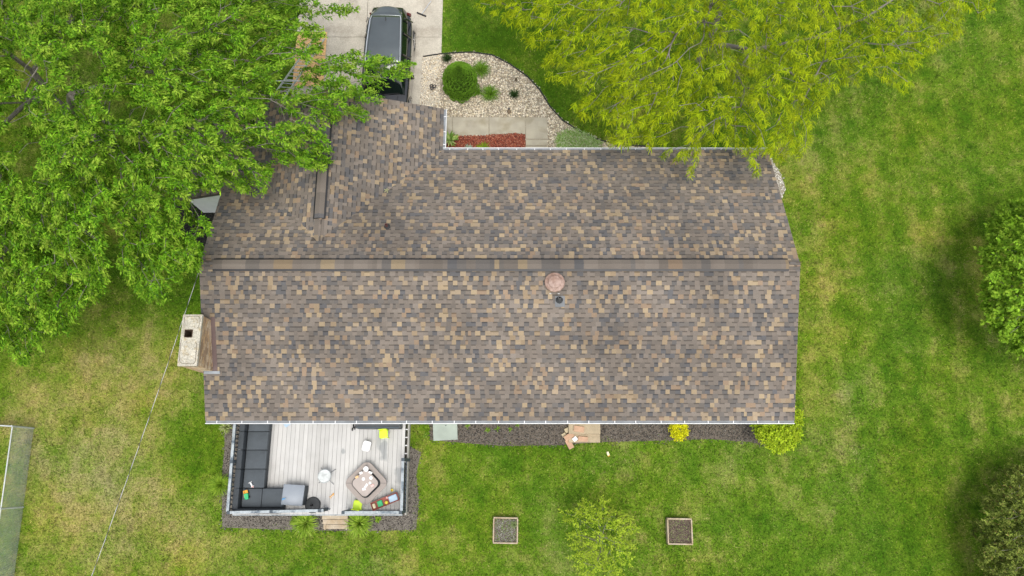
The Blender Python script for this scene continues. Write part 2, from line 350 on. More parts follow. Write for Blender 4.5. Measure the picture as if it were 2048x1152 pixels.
# ---------------------------------------------------------------- house
house = thing('ranch_house', 'long low house under a brown and tan dimensional shingle roof with garage wing', 'house', (0, 6.2, 0))
def part(mb, name, m, parent=house, **k): return mb.build(name, m, parent, world=True, **k)
PAL = {'taupe': [(.172, .146, .123), (.156, .134, .114), (.184, .158, .134), (.145, .125, .107)],
       'tan': [(.290, .226, .146), (.250, .190, .124), (.232, .170, .118), (.274, .216, .148)],
       'dark': [(.110, .103, .098), (.124, .113, .104), (.100, .098, .100), (.132, .118, .105)]}
def shingle_col(tooth):
    r = random.random()
    if tooth: k = 'tan' if r < .33 else ('taupe' if r < .86 else 'dark')
    else: k = 'tan' if r < .05 else ('taupe' if r < .62 else 'dark')
    c = random.choice(PAL[k]); j = random.uniform(.92, 1.08); return tuple(x * j for x in c)
def shingles(mb, org, U, Vd, Nn, rows, urange):
    """courses of laminated shingles: org eave point, U along eave, Vd up the slope, Nn normal; urange(row)->(u0,u1)"""
    org, U, Vd, Nn = map(Vector, (org, U, Vd, Nn)); e = .143
    def P(u, v, h): return org + U * u + Vd * v + Nn * h
    for r in range(rows):
        u0, u1 = urange(r * e + e / 2)
        if u1 - u0 < .05: continue
        u = u0 - random.uniform(0, .15); v0 = r * e; tooth = random.random() < .5; col = shingle_col(tooth); drift = 1
        while u < u1:
            wdt = random.choice((.09, .13, .145, .155, .165, .175)) * random.uniform(.92, 1.08)
            a, b = max(u, u0), min(u + wdt, u1)
            if b - a > .01:
                h = .017 if tooth else .008; v1 = v0 + e + .03; ht = .0015
                if v1 > rows * e: v1 = rows * e
                vs = [P(a, v0, h), P(b, v0, h), P(b, v1, ht), P(a, v1, ht), P(a, v0, -.004), P(b, v0, -.004)]
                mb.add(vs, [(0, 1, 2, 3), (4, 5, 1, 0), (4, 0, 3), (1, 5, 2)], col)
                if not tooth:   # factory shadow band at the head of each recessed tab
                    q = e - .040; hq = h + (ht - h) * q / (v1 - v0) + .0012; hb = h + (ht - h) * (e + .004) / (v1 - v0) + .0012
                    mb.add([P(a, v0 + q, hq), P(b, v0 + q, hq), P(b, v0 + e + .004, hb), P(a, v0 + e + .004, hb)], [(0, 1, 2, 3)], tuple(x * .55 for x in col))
            u += wdt; tooth = not tooth if random.random() < .93 else tooth
            if random.random() > .06: col = shingle_col(tooth)
        # next course
sl = math.hypot(1, PITCH); cs_, sn_ = 1 / sl, PITCH / sl
half = RY - HY0; rowsS = int(half * sl / .143) + 1
roof = MB()
# underlay planes keep the roof watertight
RZ = EZ + PITCH * half; halfN = HY1 - RY; NZ = EZ
pN = (RZ - NZ) / halfN
roof.add([(HX0, HY0, EZ - .006), (HX1, HY0, EZ - .006), (HX1, RY, RZ - .006), (HX0, RY, RZ - .006)], [(0, 1, 2, 3)], (.15, .13, .11))
roof.add([(HX1, HY1, EZ - .006), (HX0, HY1, EZ - .006), (HX0, RY, RZ - .006), (HX1, RY, RZ - .006)], [(0, 1, 2, 3)], (.15, .13, .11))
shingles(roof, (HX0, HY0, EZ), (1, 0, 0), (0, cs_, sn_), (0, -sn_, cs_), rowsS, lambda v: (0, HX1 - HX0))
slN = math.hypot(1, pN); rowsN = int(halfN * slN / .143) + 1
def uN(v):   # u runs from the east rake westwards; the course dies into the valley of the garage wing
    yy = HY1 - v / slN; wz = EZ + pN * (HY1 - yy)
    xv = WX1 - (wz - EZ) / PITCH      # east valley
    if xv <= WRX: return (0, HX1 - HX0)
    return (0, HX1 - xv + .25)
shingles(roof, (HX1, HY1, EZ), (-1, 0, 0), (0, -1 / slN, pN / slN), (0, pN / slN, 1 / slN), rowsN, uN)
def uNw(v):
    yy = HY1 - v / slN; wz = EZ + pN * (HY1 - yy); wr = EZ + PITCH * (WX1 - WRX)
    if wz >= wr: return (0, 0)
    xl = WRX - (wr - wz) / PITCH
    return (HX1 - xl - .25, HX1 - HX0) if xl > HX0 else (0, 0)
shingles(roof, (HX1, HY1, EZ), (-1, 0, 0), (0, -1 / slN, pN / slN), (0, pN / slN, 1 / slN), rowsN, uNw)
# garage wing, east and west slopes (courses run north-south)
wr = EZ + PITCH * (WX1 - WRX); ws = HY1 - (wr - EZ) / pN     # where the wing ridge meets the main slope
rowsW = int((WX1 - WRX) * sl / .143) + 1
roof.add([(WX1, HY1, EZ - .006), (WX1, WY1, EZ - .006), (WRX, WY1, wr - .006), (WRX, ws, wr - .006)], [(0, 1, 2, 3)], (.15, .13, .11))
shingles(roof, (WX1, WY0, EZ), (0, 1, 0), (-cs_, 0, sn_), (sn_, 0, cs_), rowsW, lambda v: (HY1 - (v * sn_) / pN - WY0 - .25, WY1 - WY0))
WZ0 = wr - PITCH * (WRX - WX0); rowsWW = int((WRX - WX0) * sl / .143) + 1
def uWW(v):
    z = WZ0 + v * sn_; x = WX0 + v * cs_
    if x < HX0: return (0, WY1 - WY0)
    ys = HY1 - (z - EZ) / pN
    return (WY1 - WY1, WY1 - ys + .25)
shingles(roof, (WX0, WY1, WZ0), (0, -1, 0), (cs_, 0, sn_), (-sn_, 0, cs_), rowsWW, uWW)
roof.add([(WX0, WY1, WZ0 - .006), (WX0, WY0, WZ0 - .006), (HX0, WY0, wr - PITCH * (WRX - HX0) - .006), (HX0, WY1, wr - PITCH * (WRX - HX0) - .006)], [(0, 1, 2, 3)], (.15, .13, .11))
roof.add([(HX0, WY1, wr - PITCH * (WRX - HX0) - .006), (HX0, HY1 - .2, wr - PITCH * (WRX - HX0) - .006), (WRX, ws, wr - .006), (WRX, WY1, wr - .006)], [(0, 1, 2, 3)], (.15, .13, .11))
roof_o = part(roof, 'roof', M_shingle)
# cap shingles and ridge vents
def cap_run(mb, a0, a1, fixed, axis, z, hw, pitch, step=.145, h=.0):
    p = a0
    while p < a1 - .01:
        q = min(p + step * random.choice((1, 1, 2, 2, 3)), a1); r = random.random()
        c = tuple(x * (.78 if .62 < r < .82 else .88) for x in random.choice(PAL['taupe'] if r < .68 else PAL['tan'] if r < .82 else PAL['dark']))
        zl = z - hw * pitch
        if axis == 'x': vs = [(p, fixed - hw, zl), (q, fixed - hw, zl), (q, fixed, z), (p, fixed, z), (q, fixed + hw, zl), (p, fixed + hw, zl)]
        else: vs = [(fixed + hw, p, zl), (fixed + hw, q, zl), (fixed, q, z), (fixed, p, z), (fixed - hw, q, zl), (fixed - hw, p, zl)]
        mb.add(vs, [(0, 1, 2, 3), (3, 2, 4, 5)], c)
        mb.add([vs[0], vs[1], (vs[1][0], vs[1][1], zl - .012), (vs[0][0], vs[0][1], zl - .012)], [(3, 2, 1, 0)], tuple(x * .8 for x in c))
        mb.add([vs[4], vs[5], (vs[5][0], vs[5][1], zl - .012), (vs[4][0], vs[4][1], zl - .012)], [(3, 2, 1, 0)], tuple(x * .8 for x in c))
        p = q
def ridge_vent(a0, a1, fixed, axis, z):
    v = MB(); hw = .165
    if axis == 'x': v.box(((a0 + a1) / 2, fixed - .10, z - .012), (a1 - a0, .215, .05), rx=math.atan(PITCH)); v.box(((a0 + a1) / 2, fixed + .09, z - .012), (a1 - a0, .215, .05), rx=-math.atan(pN))
    else: v.box((fixed + .09, (a0 + a1) / 2, z - .012), (.215, a1 - a0, .05), ry=math.atan(PITCH)); v.box((fixed - .09, (a0 + a1) / 2, z - .012), (.215, a1 - a0, .05), ry=-math.atan(PITCH))
    vo = part(v, 'ridge_vent', M_black)
    c = MB(); cap_run(c, a0, a1, fixed, axis, z + .055, .150, PITCH * .9); part(c, 'ridge_cap', M_shingle, parent=vo)
vx0, vx1 = at(427, 528, RZ)[0], at(1576, 528, RZ)[0]
ridge_vent(vx0, vx1, RY, 'x', RZ + .035)
for q0, q1 in ((HX0, vx0), (vx1, HX1)): c = MB(); cap_run(c, q0, q1, RY, 'x', RZ + .02, .15, PITCH); part(c, 'ridge_cap', M_shingle)
ridge_vent(at(633, 437, wr)[1], 12.2, WRX, 'y', wr + .035)
for q0, q1 in ((ws - .1, at(633, 437, wr)[1]), (12.2, WY1)): c = MB(); cap_run(c, q0, q1, WRX, 'y', wr + .018, .15, PITCH); part(c, 'ridge_cap', M_shingle)
# gutters with hangers
def gutter(p0, p1, out, spacing=.74):
    p0, p1, out = Vector(p0), Vector(p1), Vector(out); L_ = (p1 - p0).length; U = (p1 - p0) / L_; W_ = .10
    g_ = MB(); up = Vector((0, 0, 1))
    def slab(o0, o1, z0, z1):
        vs = []
        for z in (z0, z1):
            for (a_, b_) in ((0, o0), (L_, o0), (L_, o1), (0, o1)): vs.append(p0 + U * a_ + out * b_ + up * z)
        g_.add(vs, [(3, 2, 1, 0), (4, 5, 6, 7), (0, 1, 5, 4), (1, 2, 6, 5), (2, 3, 7, 6), (3, 0, 4, 7)])
    slab(W_ - .022, W_, -.11, .0)
    go = g_.build('gutter', M_white, house, world=True)
    g_ = MB(); slab(-.05, W_ - .023, -.112, -.045); g_.build('gutter_trough', M_gutter, go, world=True)
    k = random.uniform(.1, .4)
    while k < L_ - .03:
        c_ = p0 + U * k + out * (W_ - .055) + up * -.012
        h = MB(); h.box(c_, (.028 if abs(U.x) > .5 else .095, .095 if abs(U.x) > .5 else .028, .012)); h.build('gutter_hanger', M_white, go, world=True); k += spacing * random.uniform(.88, 1.12)
gutter((HX0, HY0 - .0, EZ), (HX1, HY0 - .0, EZ), (0, -1, 0))
gutter((WX1 + .0, HY1, EZ), (HX1, HY1, EZ), (0, 1, 0), .60)
gutter((WX1, HY1 + .1, EZ), (WX1, WY1, EZ), (1, 0, 0), .55)
# walls, soffit, fascia, windows, doors
wz = EZ - .12
b = MB()
b.prism([(HX0 + .35, HY0 + .5), (HX1 - .35, HY0 + .5), (HX1 - .35, HY1 - .5), (HX0 + .35, HY1 - .5)], 0, wz - .06)
part(b, 'wall', M_siding)
b = MB(); b.prism([(WX0 + .3, WY0 + .25), (WX1 - .5, WY0 + .25), (WX1 - .5, WY1 - .3), (WX0 + .3, WY1 - .3)], 0, WZ0 - .05); b.prism([(HX0 - .6, HY1 - .48), (WX1 - .502, HY1 - .48), (WX1 - .502, WY1 - .302), (HX0 - .6, WY1 - .302)], WZ0 - .051, wz - .3)
# sloped top of the south gable wall of the wing
xa, xb = WX0 + .3, HX0 + .32
b.add([(xa, WY0 + .249, 0), (xb, WY0 + .249, 0), (xb, WY0 + .249, WZ0 + (xb - WX0) * PITCH - .02), (xa, WY0 + .249, WZ0 + .3 * PITCH - .02)], [(0, 1, 2, 3)])
part(b, 'garage_wall', M_siding)
for x in (HX0 + .35, HX1 - .35):
    b = MB(); b.add([(x - .02, HY0 + .5, wz - .06), (x - .02, HY1 - .5, wz - .06), (x - .02, RY, RZ - .06), (x + .02, HY0 + .5, wz - .06), (x + .02, HY1 - .5, wz - .06), (x + .02, RY, RZ - .06)],
                    [(2, 1, 0), (3, 4, 5), (0, 3, 5, 2), (1, 2, 5, 4)]); part(b, 'gable', M_siding)
b = MB()
for x0, x1, y0, y1 in ((HX0, HX1, HY0, HY0 + .5), (WX1, HX1, HY1 - .5, HY1), (WX1 - .5, WX1, HY1, WY1)): b.box(((x0 + x1) / 2, (y0 + y1) / 2, EZ - .13), (x1 - x0, y1 - y0, .03))
part(b, 'soffit', M_white)
for x in (HX0 + .01, HX1 - .01):
    b = MB()
    for y0, z0, y1, z1 in ((HY0, EZ, RY, RZ), (HY1, EZ, RY, RZ)):
        b.add([(x - .012, y0, z0 - .15), (x + .012, y0, z0 - .15), (x + .012, y1, z1 - .15), (x - .012, y1, z1 - .15), (x - .012, y0, z0 - .01), (x + .012, y0, z0 - .01), (x + .012, y1, z1 - .01), (x - .012, y1, z1 - .01)],
              [(3, 2, 1, 0), (4, 5, 6, 7), (0, 1, 5, 4), (1, 2, 6, 5), (2, 3, 7, 6), (3, 0, 4, 7)])
    part(b, 'fascia', mat('fascia_brown', (.10, .085, .075), .6))
for y in (WY0 + .01, WY1 - .01):
    b = MB()
    for x0, z0, x1, z1 in ((WX0, WZ0, HX0 if y < 10 else WRX, WZ0 + PITCH * ((HX0 if y < 10 else WRX) - WX0)),) + (() if y < 10 else ((WX1, EZ, WRX, wr),)):
        b.add([(x0, y - .012, z0 - .15), (x0, y + .012, z0 - .15), (x1, y + .012, z1 - .15), (x1, y - .012, z1 - .15), (x0, y - .012, z0 - .01), (x0, y + .012, z0 - .01), (x1, y + .012, z1 - .01), (x1, y - .012, z1 - .01)],
              [(3, 2, 1, 0), (4, 5, 6, 7), (0, 1, 5, 4), (1, 2, 6, 5), (2, 3, 7, 6), (3, 0, 4, 7)])
    part(b, 'fascia', mat('fascia_brown'))
yw = HY0 + .5
for x in (-1.6, 2.6, 6.6):
    f = part(MB().box((x, yw - .02, 1.6), (1.3, .05, 1.1)), 'window', M_white); part(MB().box((x, yw - .047, 1.6), (1.16, .01, .96)), 'pane', M_glass, parent=f)
f = part(MB().box((-6.2, yw - .02, 1.55), (1.9, .05, 2.1)), 'patio_door', M_white); part(MB().box((-6.2, yw - .047, 1.55), (1.74, .01, 1.94)), 'pane', M_glass, parent=f)
f = part(MB().box((1.05, yw - .02, 1.15), (.95, .05, 2.1)), 'back_door', M_white); part(MB().box((1.4, yw - .06, 1.1), (.04, .05, .12)), 'handle', M_chrome, parent=f)
f = part(MB().box((-.4, HY1 - .48, 1.15), (.95, .05, 2.1)), 'front_door', mat('door_red', (.2, .03, .02), .5))
f = part(MB().box((-5.9, WY1 - .28, 1.15), (4.9, .05, 2.2)), 'garage_door', M_white)
# chimney
ct = [at(366, 629, 4.35), at(405, 628, 4.35), at(394, 732, 4.35), at(355, 731, 4.35)]
cx0 = (ct[0][0] + ct[3][0]) / 2; cx1 = (ct[1][0] + ct[2][0]) / 2; cy0 = ct[2][1]; cy1 = ct[0][1]
ch = MB(); zc = 0.0; i0 = .035; row = 0
ch.box(((cx0 + cx1) / 2, (cy0 + cy1) / 2, 1.85), (cx1 - cx0 - 2 * i0 - .03, cy1 - cy0 - 2 * i0 - .03, 3.7), col=(.42, .36, .28))
bcs = [(.46, .33, .20), (.52, .40, .27), (.38, .26, .16), (.58, .47, .33), (.50, .34, .19), (.33, .23, .15)]
while zc < 4.22:
    for side in range(4):
        Ls = (cx1 - cx0 - 2 * i0) if side % 2 == 0 else (cy1 - cy0 - 2 * i0); p = -.1 if row % 2 else 0
        while p < Ls:
            a_, b_ = max(p, 0), min(p + .195, Ls)
            if b_ - a_ > .03:
                m_ = (a_ + b_) / 2; cl = random.choice(bcs); pr = random.uniform(.0, .006)
                if side == 0: ch.box((cx0 + i0 + m_, cy0 + i0 - pr, zc + .03), (b_ - a_, .03, .058), col=cl)
                elif side == 2: ch.box((cx0 + i0 + m_, cy1 - i0 + pr, zc + .03), (b_ - a_, .03, .058), col=cl)
                elif side == 1: ch.box((cx1 - i0 + pr, cy0 + i0 + m_, zc + .03), (.03, b_ - a_, .058), col=cl)
                else: ch.box((cx0 + i0 - pr, cy0 + i0 + m_, zc + .03), (.03, b_ - a_, .058), col=cl)
            p += .205
    zc += .068; row += 1
cho = part(ch, 'chimney', M_brick)
fl = at(377, 667, 4.4); fx_, fy_ = fl[0], fl[1]; fw = .12
cr = MB(); zt, zb = 4.36, 4.255
ocor = [(cx0, cy0), (cx1, cy0), (cx1, cy1), (cx0, cy1)]; icor = [(fx_ - fw, fy_ - fw), (fx_ + fw, fy_ - fw), (fx_ + fw, fy_ + fw), (fx_ - fw, fy_ + fw)]
vs = [(x, y, zb) for x, y in ocor] + [(x, y, zt) for x, y in ocor] + [(x, y, zt + .03) for x, y in icor] + [(x, y, zb) for x, y in icor]
fs = [((i + 1) % 4, i, 12 + i, 12 + (i + 1) % 4) for i in range(4)] + [(i, (i + 1) % 4, 4 + (i + 1) % 4, 4 + i) for i in range(4)] + [(4 + i, 4 + (i + 1) % 4, 8 + (i + 1) % 4, 8 + i) for i in range(4)]
cr.add(vs, fs); crown = part(cr, 'chimney_crown', M_cap, parent=cho, bevel=.008)
fb = MB(); fb.add([(x, y, zt + .055) for x, y in icor] + [(fx_ + (x - fx_) * .86, fy_ + (y - fy_) * .86, zt + .055) for x, y in icor] + [(x, y, zt - .02) for x, y in icor] + [(fx_ + (x - fx_) * .86, fy_ + (y - fy_) * .86, zt - .45) for x, y in icor],
       [(i, (i + 1) % 4, 4 + (i + 1) % 4, 4 + i) for i in range(4)] + [(8 + i, 8 + (i + 1) % 4, (i + 1) % 4, i) for i in range(4)] + [(4 + i, 4 + (i + 1) % 4, 12 + (i + 1) % 4, 12 + i) for i in range(4)] + [(12, 13, 14, 15)])
part(fb, 'flue_liner', mat('flue', (.06, .035, .02), .9, var=.2, fine=.2), parent=cho)
def cl(pts):
    crk = MB()
    for a_, b_ in zip(pts[:-1], pts[1:]):
        crk.box(((a_[0] + b_[0]) / 2, (a_[1] + b_[1]) / 2, zt + .011), (math.hypot(b_[0] - a_[0], b_[1] - a_[1]), .010, .012), rz=math.atan2(b_[1] - a_[1], b_[0] - a_[0]))
    part(crk, 'crown_crack', mat('crack', (.12, .10, .07), .9), parent=cho)
for pp in ([(372, 633), (398, 633), (401, 640), (397, 655), (389, 660)], [(370, 633), (368, 655), (370, 662)], [(364, 680), (361, 690), (359, 722), (364, 727), (387, 728), (391, 722), (394, 688), (388, 680), (382, 677)]): cl([at(u, v, zt)[:2] for u, v in pp])
# flashing around chimney on the roof
def zS(y): return EZ + PITCH * (y - HY0)
fsh = MB()
for (x0, y0, x1, y1) in ((cx1 - .02, cy0 - .02, cx1 + .13, cy1 + .06),):
    fsh.add([(x0, y0, zS(y0) + .022), (x1, y0, zS(y0) + .022), (x1 - .02, y1, zS(y1) + .022), (x0, y1, zS(y1) + .022), (x0, y0, zS(y0) - .02), (x1, y0, zS(y0) - .02), (x1 - .02, y1, zS(y1) - .02), (x0, y1, zS(y1) - .02)],
            [(0, 1, 2, 3), (0, 4, 5, 1), (1, 5, 6, 2), (2, 6, 7, 3), (3, 7, 4, 0)])
part(fsh, 'flashing', M_flash, parent=cho)
part(MB().box(((HX0 + cx1) / 2 + .12, cy0 - .03, zS(cy0) + .03), (.5, .09, .02), rx=math.atan(PITCH)), 'flashing', M_gutter, parent=cho)
# round roof vent, pipes
vp = at(1110, 562, 4.35); 
def zN(y): return EZ + pN * (HY1 - y)
vy = vp[1]; vxx = vp[0]; zr = zS(vy) if vy < RY else zN(vy)
rv = MB(); rv.lathe([(.10, -.1), (.10, .10), (.29, .10), (.315, .125), (.30, .165), (.22, .185), (.205, .20), (.19, .225), (.10, .245), (.001, .25)], (vxx, vy, zr), 36)
ro = part(rv, 'roof_vent', M_copper, smooth=True)
for k in (-1, 1): part(MB().box((vxx + k * .13, vy - .315, zr - .06), (.06, .015, .015)), 'vent_clip', M_white, parent=ro)
pp = at(1119, 598, 4.0); zr = zS(pp[1])
ro = part(MB().lathe([(.045, -.1), (.045, .30), (.032, .30), (.032, .05), (.001, .05)], (pp[0], pp[1], zr), 16), 'vent_pipe', mat('grey_pipe', (.10, .10, .10), .6), smooth=True)
part(MB().lathe([(.12, -.05), (.115, .035), (.085, .06), (.05, .10), (.046, .10)], (pp[0], pp[1], zr), 20), 'pipe_boot', mat('boot', (.035, .037, .04), .6), parent=ro, smooth=True)
part(MB().box((pp[0] + .02, pp[1] - .05, zr + .0), (.30, .34, .012), rx=math.atan(PITCH)), 'pipe_flange', mat('pipe_flange', (.15, .16, .17), .7), parent=ro)
pp = at(775, 455, 3.7); zr = zN(pp[1])
ro = part(MB().lathe([(.045, -.1), (.045, .22), (.032, .22), (.032, .05), (.001, .05)], (pp[0], pp[1], zr), 16), 'vent_pipe', mat('red_pipe', (.10, .035, .03), .6), smooth=True)
part(MB().lathe([(.11, -.05), (.10, .03), (.07, .06), (.05, .09), (.046, .09)], (pp[0], pp[1], zr), 20), 'pipe_boot', mat('boot', (.035, .037, .04), .6), parent=ro, smooth=True)

# ---------------------------------------------------------------- foliage generators
def nrm(a): return a / np.maximum(np.linalg.norm(a, axis=1, keepdims=True), 1e-6)
def kite_leaves(P, D, L_, Wd, fold=.25):
    """P base, D direction; returns V,F of one quad leaf each"""
    n = len(P); up = np.tile([0, 0, 1.0], (n, 1)) + rng.normal(0, .45, (n, 3)); S = nrm(np.cross(D, up)); N_ = nrm(np.cross(S, D))
    L_ = L_[:, None]; Wd = Wd[:, None]
    V = np.stack([P, P + D * L_ * .45 + S * Wd + N_ * Wd * fold, P + D * L_ - N_ * L_ * .12, P + D * L_ * .45 - S * Wd + N_ * Wd * fold], 1).reshape(-1, 3)
    return V, np.arange(4 * n).reshape(-1, 4)
def frond_leaves(P, D, L_, Wd, droop=.5):
    n = len(P); S = nrm(np.cross(D, np.tile([0, 0, 1.0], (n, 1)) + rng.normal(0, .2, (n, 3)))); ts = (0, .35, .7, 1.0); ws = (.5, 1, .85, .15); rows = []
    for t, w_ in zip(ts, ws):
        c = P + D * (L_ * t)[:, None]; c[:, 2] -= L_ * droop * t * t
        rows += [c + S * (Wd * w_)[:, None], c - S * (Wd * w_)[:, None]]
    V = np.stack(rows, 1).reshape(-1, 3); b = 8 * np.arange(n)[:, None]
    F_ = np.concatenate([b + np.array([[0, 1, 3, 2]]), b + np.array([[2, 3, 5, 4]]), b + np.array([[4, 5, 7, 6]])], 1).reshape(-1, 4)
    return V, F_
def sample_poly(poly, n, mind):
    P = np.array(poly, float); x = rng.uniform(P[:, 0].min(), P[:, 0].max(), n * 12); y = rng.uniform(P[:, 1].min(), P[:, 1].max(), n * 12)
    k = in_poly(x, y, poly); x, y = x[k], y[k]; out = []; cell = {}
    for a_, b_ in zip(x, y):
        ci, cj = int(a_ // mind), int(b_ // mind); ok = True
        for i in (-1, 0, 1):
            for j in (-1, 0, 1):
                for q in cell.get((ci + i, cj + j), ()):
                    if (q[0] - a_) ** 2 + (q[1] - b_) ** 2 < mind * mind: ok = False; break
                if not ok: break
            if not ok: break
        if ok: cell.setdefault((ci, cj), []).append((a_, b_)); out.append((a_, b_))
        if len(out) >= n: break
    return np.array(out)
def skeleton(base, trunk, anchors, alpha=.35, r_tip=.006, r_pow=.5, sag=.06):
    """grow branches from the trunk polyline to every anchor; returns tube mesh builder and growth directions at anchors"""
    pts = [np.array(p, float) for p in trunk]; par = [-1] + list(range(len(trunk) - 1)); plen = [0]
    for i in range(1, len(pts)): plen.append(plen[-1] + np.linalg.norm(pts[i] - pts[i - 1]))
    top = pts[-1]; order = np.argsort(np.linalg.norm(anchors - top, axis=1)); adir = np.zeros_like(anchors)
    start = max(1, len(pts) - 3)
    A_ = np.zeros((len(anchors) * 3 + len(pts), 3)); A_[:len(pts)] = pts; PL = np.zeros(len(A_)); PL[:len(pts)] = plen; PL[:start] = 1e9; cnt = len(pts)
    for k in order:
        p = anchors[k]; d = np.linalg.norm(A_[:cnt] - p, axis=1); j = int(np.argmin(d + alpha * PL[:cnt])); q = A_[j]; L_ = d[j]
        dirv = (p - q) / max(L_, 1e-6); prev = j; steps = 2 if L_ > .5 else 1
        for s_ in range(1, steps + 1):
            t = s_ / (steps + 0.0); c = q + (p - q) * t
            if t < 1: c = c + rng.normal(0, .07, 3) * L_ + np.array([0, 0, sag * L_])
            A_[cnt] = c; PL[cnt] = PL[prev] + L_ / steps; par.append(prev); pts.append(c); prev = cnt; cnt += 1
        adir[k] = dirv
    w_ = np.zeros(cnt)
    ch_ = [0] * cnt
    for i in range(cnt - 1, 0, -1):
        if ch_[i] == 0: w_[i] += 1
        w_[par[i]] += w_[i]; ch_[par[i]] += 1
    rad = r_tip * np.power(np.maximum(w_, 1), r_pow)
    return pts, par, rad, adir, len(trunk)
def branch_mesh(pts, par, rad, lo, hi, n=5):
    P = np.array(pts); idx = [i for i in range(lo, hi) if par[i] >= 0]
    a_ = P[[par[i] for i in idx]]; b_ = P[idx]; ra = np.array([min(rad[par[i]], rad[i] * 1.5) for i in idx]); rb = np.array([rad[i] for i in idx])
    t = nrm(b_ - a_); s = nrm(np.cross(t, np.where(np.abs(t[:, 2:3]) < .9, [[0, 0, 1.0]], [[1.0, 0, 0]]))); q = np.cross(t, s); V = []
    for (c, r) in ((a_, ra), (b_, rb)):
        for k in range(n):
            an = 2 * math.pi * k / n; V.append(c + (s * math.cos(an) + q * math.sin(an)) * r[:, None])
    V = np.stack(V, 1).reshape(-1, 3); b0 = 2 * n * np.arange(len(idx))[:, None]
    F_ = np.concatenate([b0 + np.array([[k, (k + 1) % n, n + (k + 1) % n, n + k]]) for k in range(n)], 1).reshape(-1, 4)
    return V, F_
def pick(cols, w_, n):
    return np.array(cols)[rng.choice(len(cols), n, p=np.array(w_) / sum(w_))]
def grow_tree(name, label, cat, base, trunk, anchors, kind, fl=.9, sprays=8, per=16, leaf=(.10, .03), cols=None, wts=None, tipcol=None, r_tip=.006, spread=.16, droop=.1, outward=None, group=None, tipw=.5, alpha=.35, sag=.06, bark=None, mask=None):
    root = thing(name, label, cat, base, group=group)
    pts, par, rad, ad, nt_ = skeleton(base, trunk, anchors, r_tip=r_tip, alpha=alpha, sag=sag)
    if len(trunk) > 1:
        tr = MB(); tr.tube(trunk, [max(rad[i], .02) * 1.15 + (.06 if i == 0 and rad[0] > .1 else 0) for i in range(len(trunk))], 12); tr.build('trunk', bark or M_bark, root, world=True, smooth=True)
    V, F_ = branch_mesh(pts, par, rad, nt_, len(pts)); link('branches', np_mesh('branches', V, F_, smooth=True), bark or M_bark, root, world=True)
    n = len(anchors)
    D = ad.copy(); c0 = np.array(trunk[-1]); out = anchors - c0; out[:, 2] *= .25; D = nrm(nrm(D) * .6 + nrm(out) * .9 + rng.normal(0, .25, (n, 3)) + np.array([0, 0, -droop]))
    # shoots along each finger
    S = sprays; t = np.linspace(-.25, 1, S)[None, :] * fl * rng.uniform(.7, 1.2, (n, 1)); side = nrm(np.cross(D, [0, 0, 1.0]))
    SP = anchors[:, None, :] + D[:, None, :] * t[:, :, None] + side[:, None, :] * rng.normal(0, spread, (n, S, 1)) * (1.15 - np.linspace(0, .75, S))[None, :, None]
    SP[:, :, 2] += -droop * t * t * .6 + rng.normal(0, spread * .6, (n, S))
    SD = D[:, None, :] + side[:, None, :] * rng.normal(0, .45, (n, S, 1)) + rng.normal(0, .15, (n, S, 3)); SP = SP.reshape(-1, 3); SD = nrm(SD.reshape(-1, 3)); m = len(SP)
    tip = np.tile(np.linspace(0, 1, S), n)
    if mask is not None:
        E_ = SP + SD * leaf[0] * .5; dd = E_[:, 1] * _s + (CAM_H - E_[:, 2]) * _c; kk = mask(1024 + F_PX * E_[:, 0] / dd, 576 - F_PX * (E_[:, 1] * _c - (CAM_H - E_[:, 2]) * _s) / dd)
        SP, SD, tip = SP[kk], SD[kk], tip[kk]; m = len(SP)
    # leaves round each shoot tip
    lp = np.repeat(SP, per, 0); ld = np.repeat(SD, per, 0); tp = np.repeat(tip, per); q = len(lp); ac = np.repeat(rng.uniform(.7, 1.35, m), per)[:, None]
    hgt = np.repeat(rng.uniform(0, 1, m), per)
    if kind == 'kite':
        along = rng.uniform(-.12, .10, q) * (leaf[0] / .10); P = lp + ld * along[:, None] + rng.normal(0, leaf[0] * .28, (q, 3))
        Dl = nrm(ld * .9 + rng.normal(0, .75, (q, 3)) * np.array([1, 1, .45]) + np.array([0, 0, .05 - droop * .5]))
        V, F_ = kite_leaves(P, Dl, leaf[0] * rng.uniform(.45, 1.4, q), leaf[1] * rng.uniform(.7, 1.3, q)); rep = 1
    else:
        sgn = np.where(rng.random(q) < .5, -1, 1); ls = nrm(np.cross(ld, [0, 0, 1.0])) * sgn[:, None]; along = rng.uniform(-.16, .06, q)
        P = lp + ld * along[:, None] + rng.normal(0, .02, (q, 3)); Dl = nrm(ld * rng.uniform(.3, 1.1, (q, 1)) + ls * rng.uniform(.3, 1.0, (q, 1)) + np.array([0, 0, .15]) + rng.normal(0, .18, (q, 3)))
        V, F_ = frond_leaves(P, Dl, leaf[0] * rng.uniform(.6, 1.2, q), leaf[1] * rng.uniform(.8, 1.2, q)); rep = 3
    c = pick(cols, wts, q) * ac * rng.uniform(.85, 1.15, (q, 1))
    if tipcol is not None:
        f = np.clip((tp - .55) * 2.2 * tipw + (hgt > .8) * .5 * tipw, 0, .9)[:, None] * rng.uniform(.3, 1, (q, 1)); c = c * (1 - f) + np.array(tipcol) * f
    me = np_mesh('crown', V, F_, np.repeat(c, rep, 0)); link('crown', me, M_leaf, root, world=True)
    return root

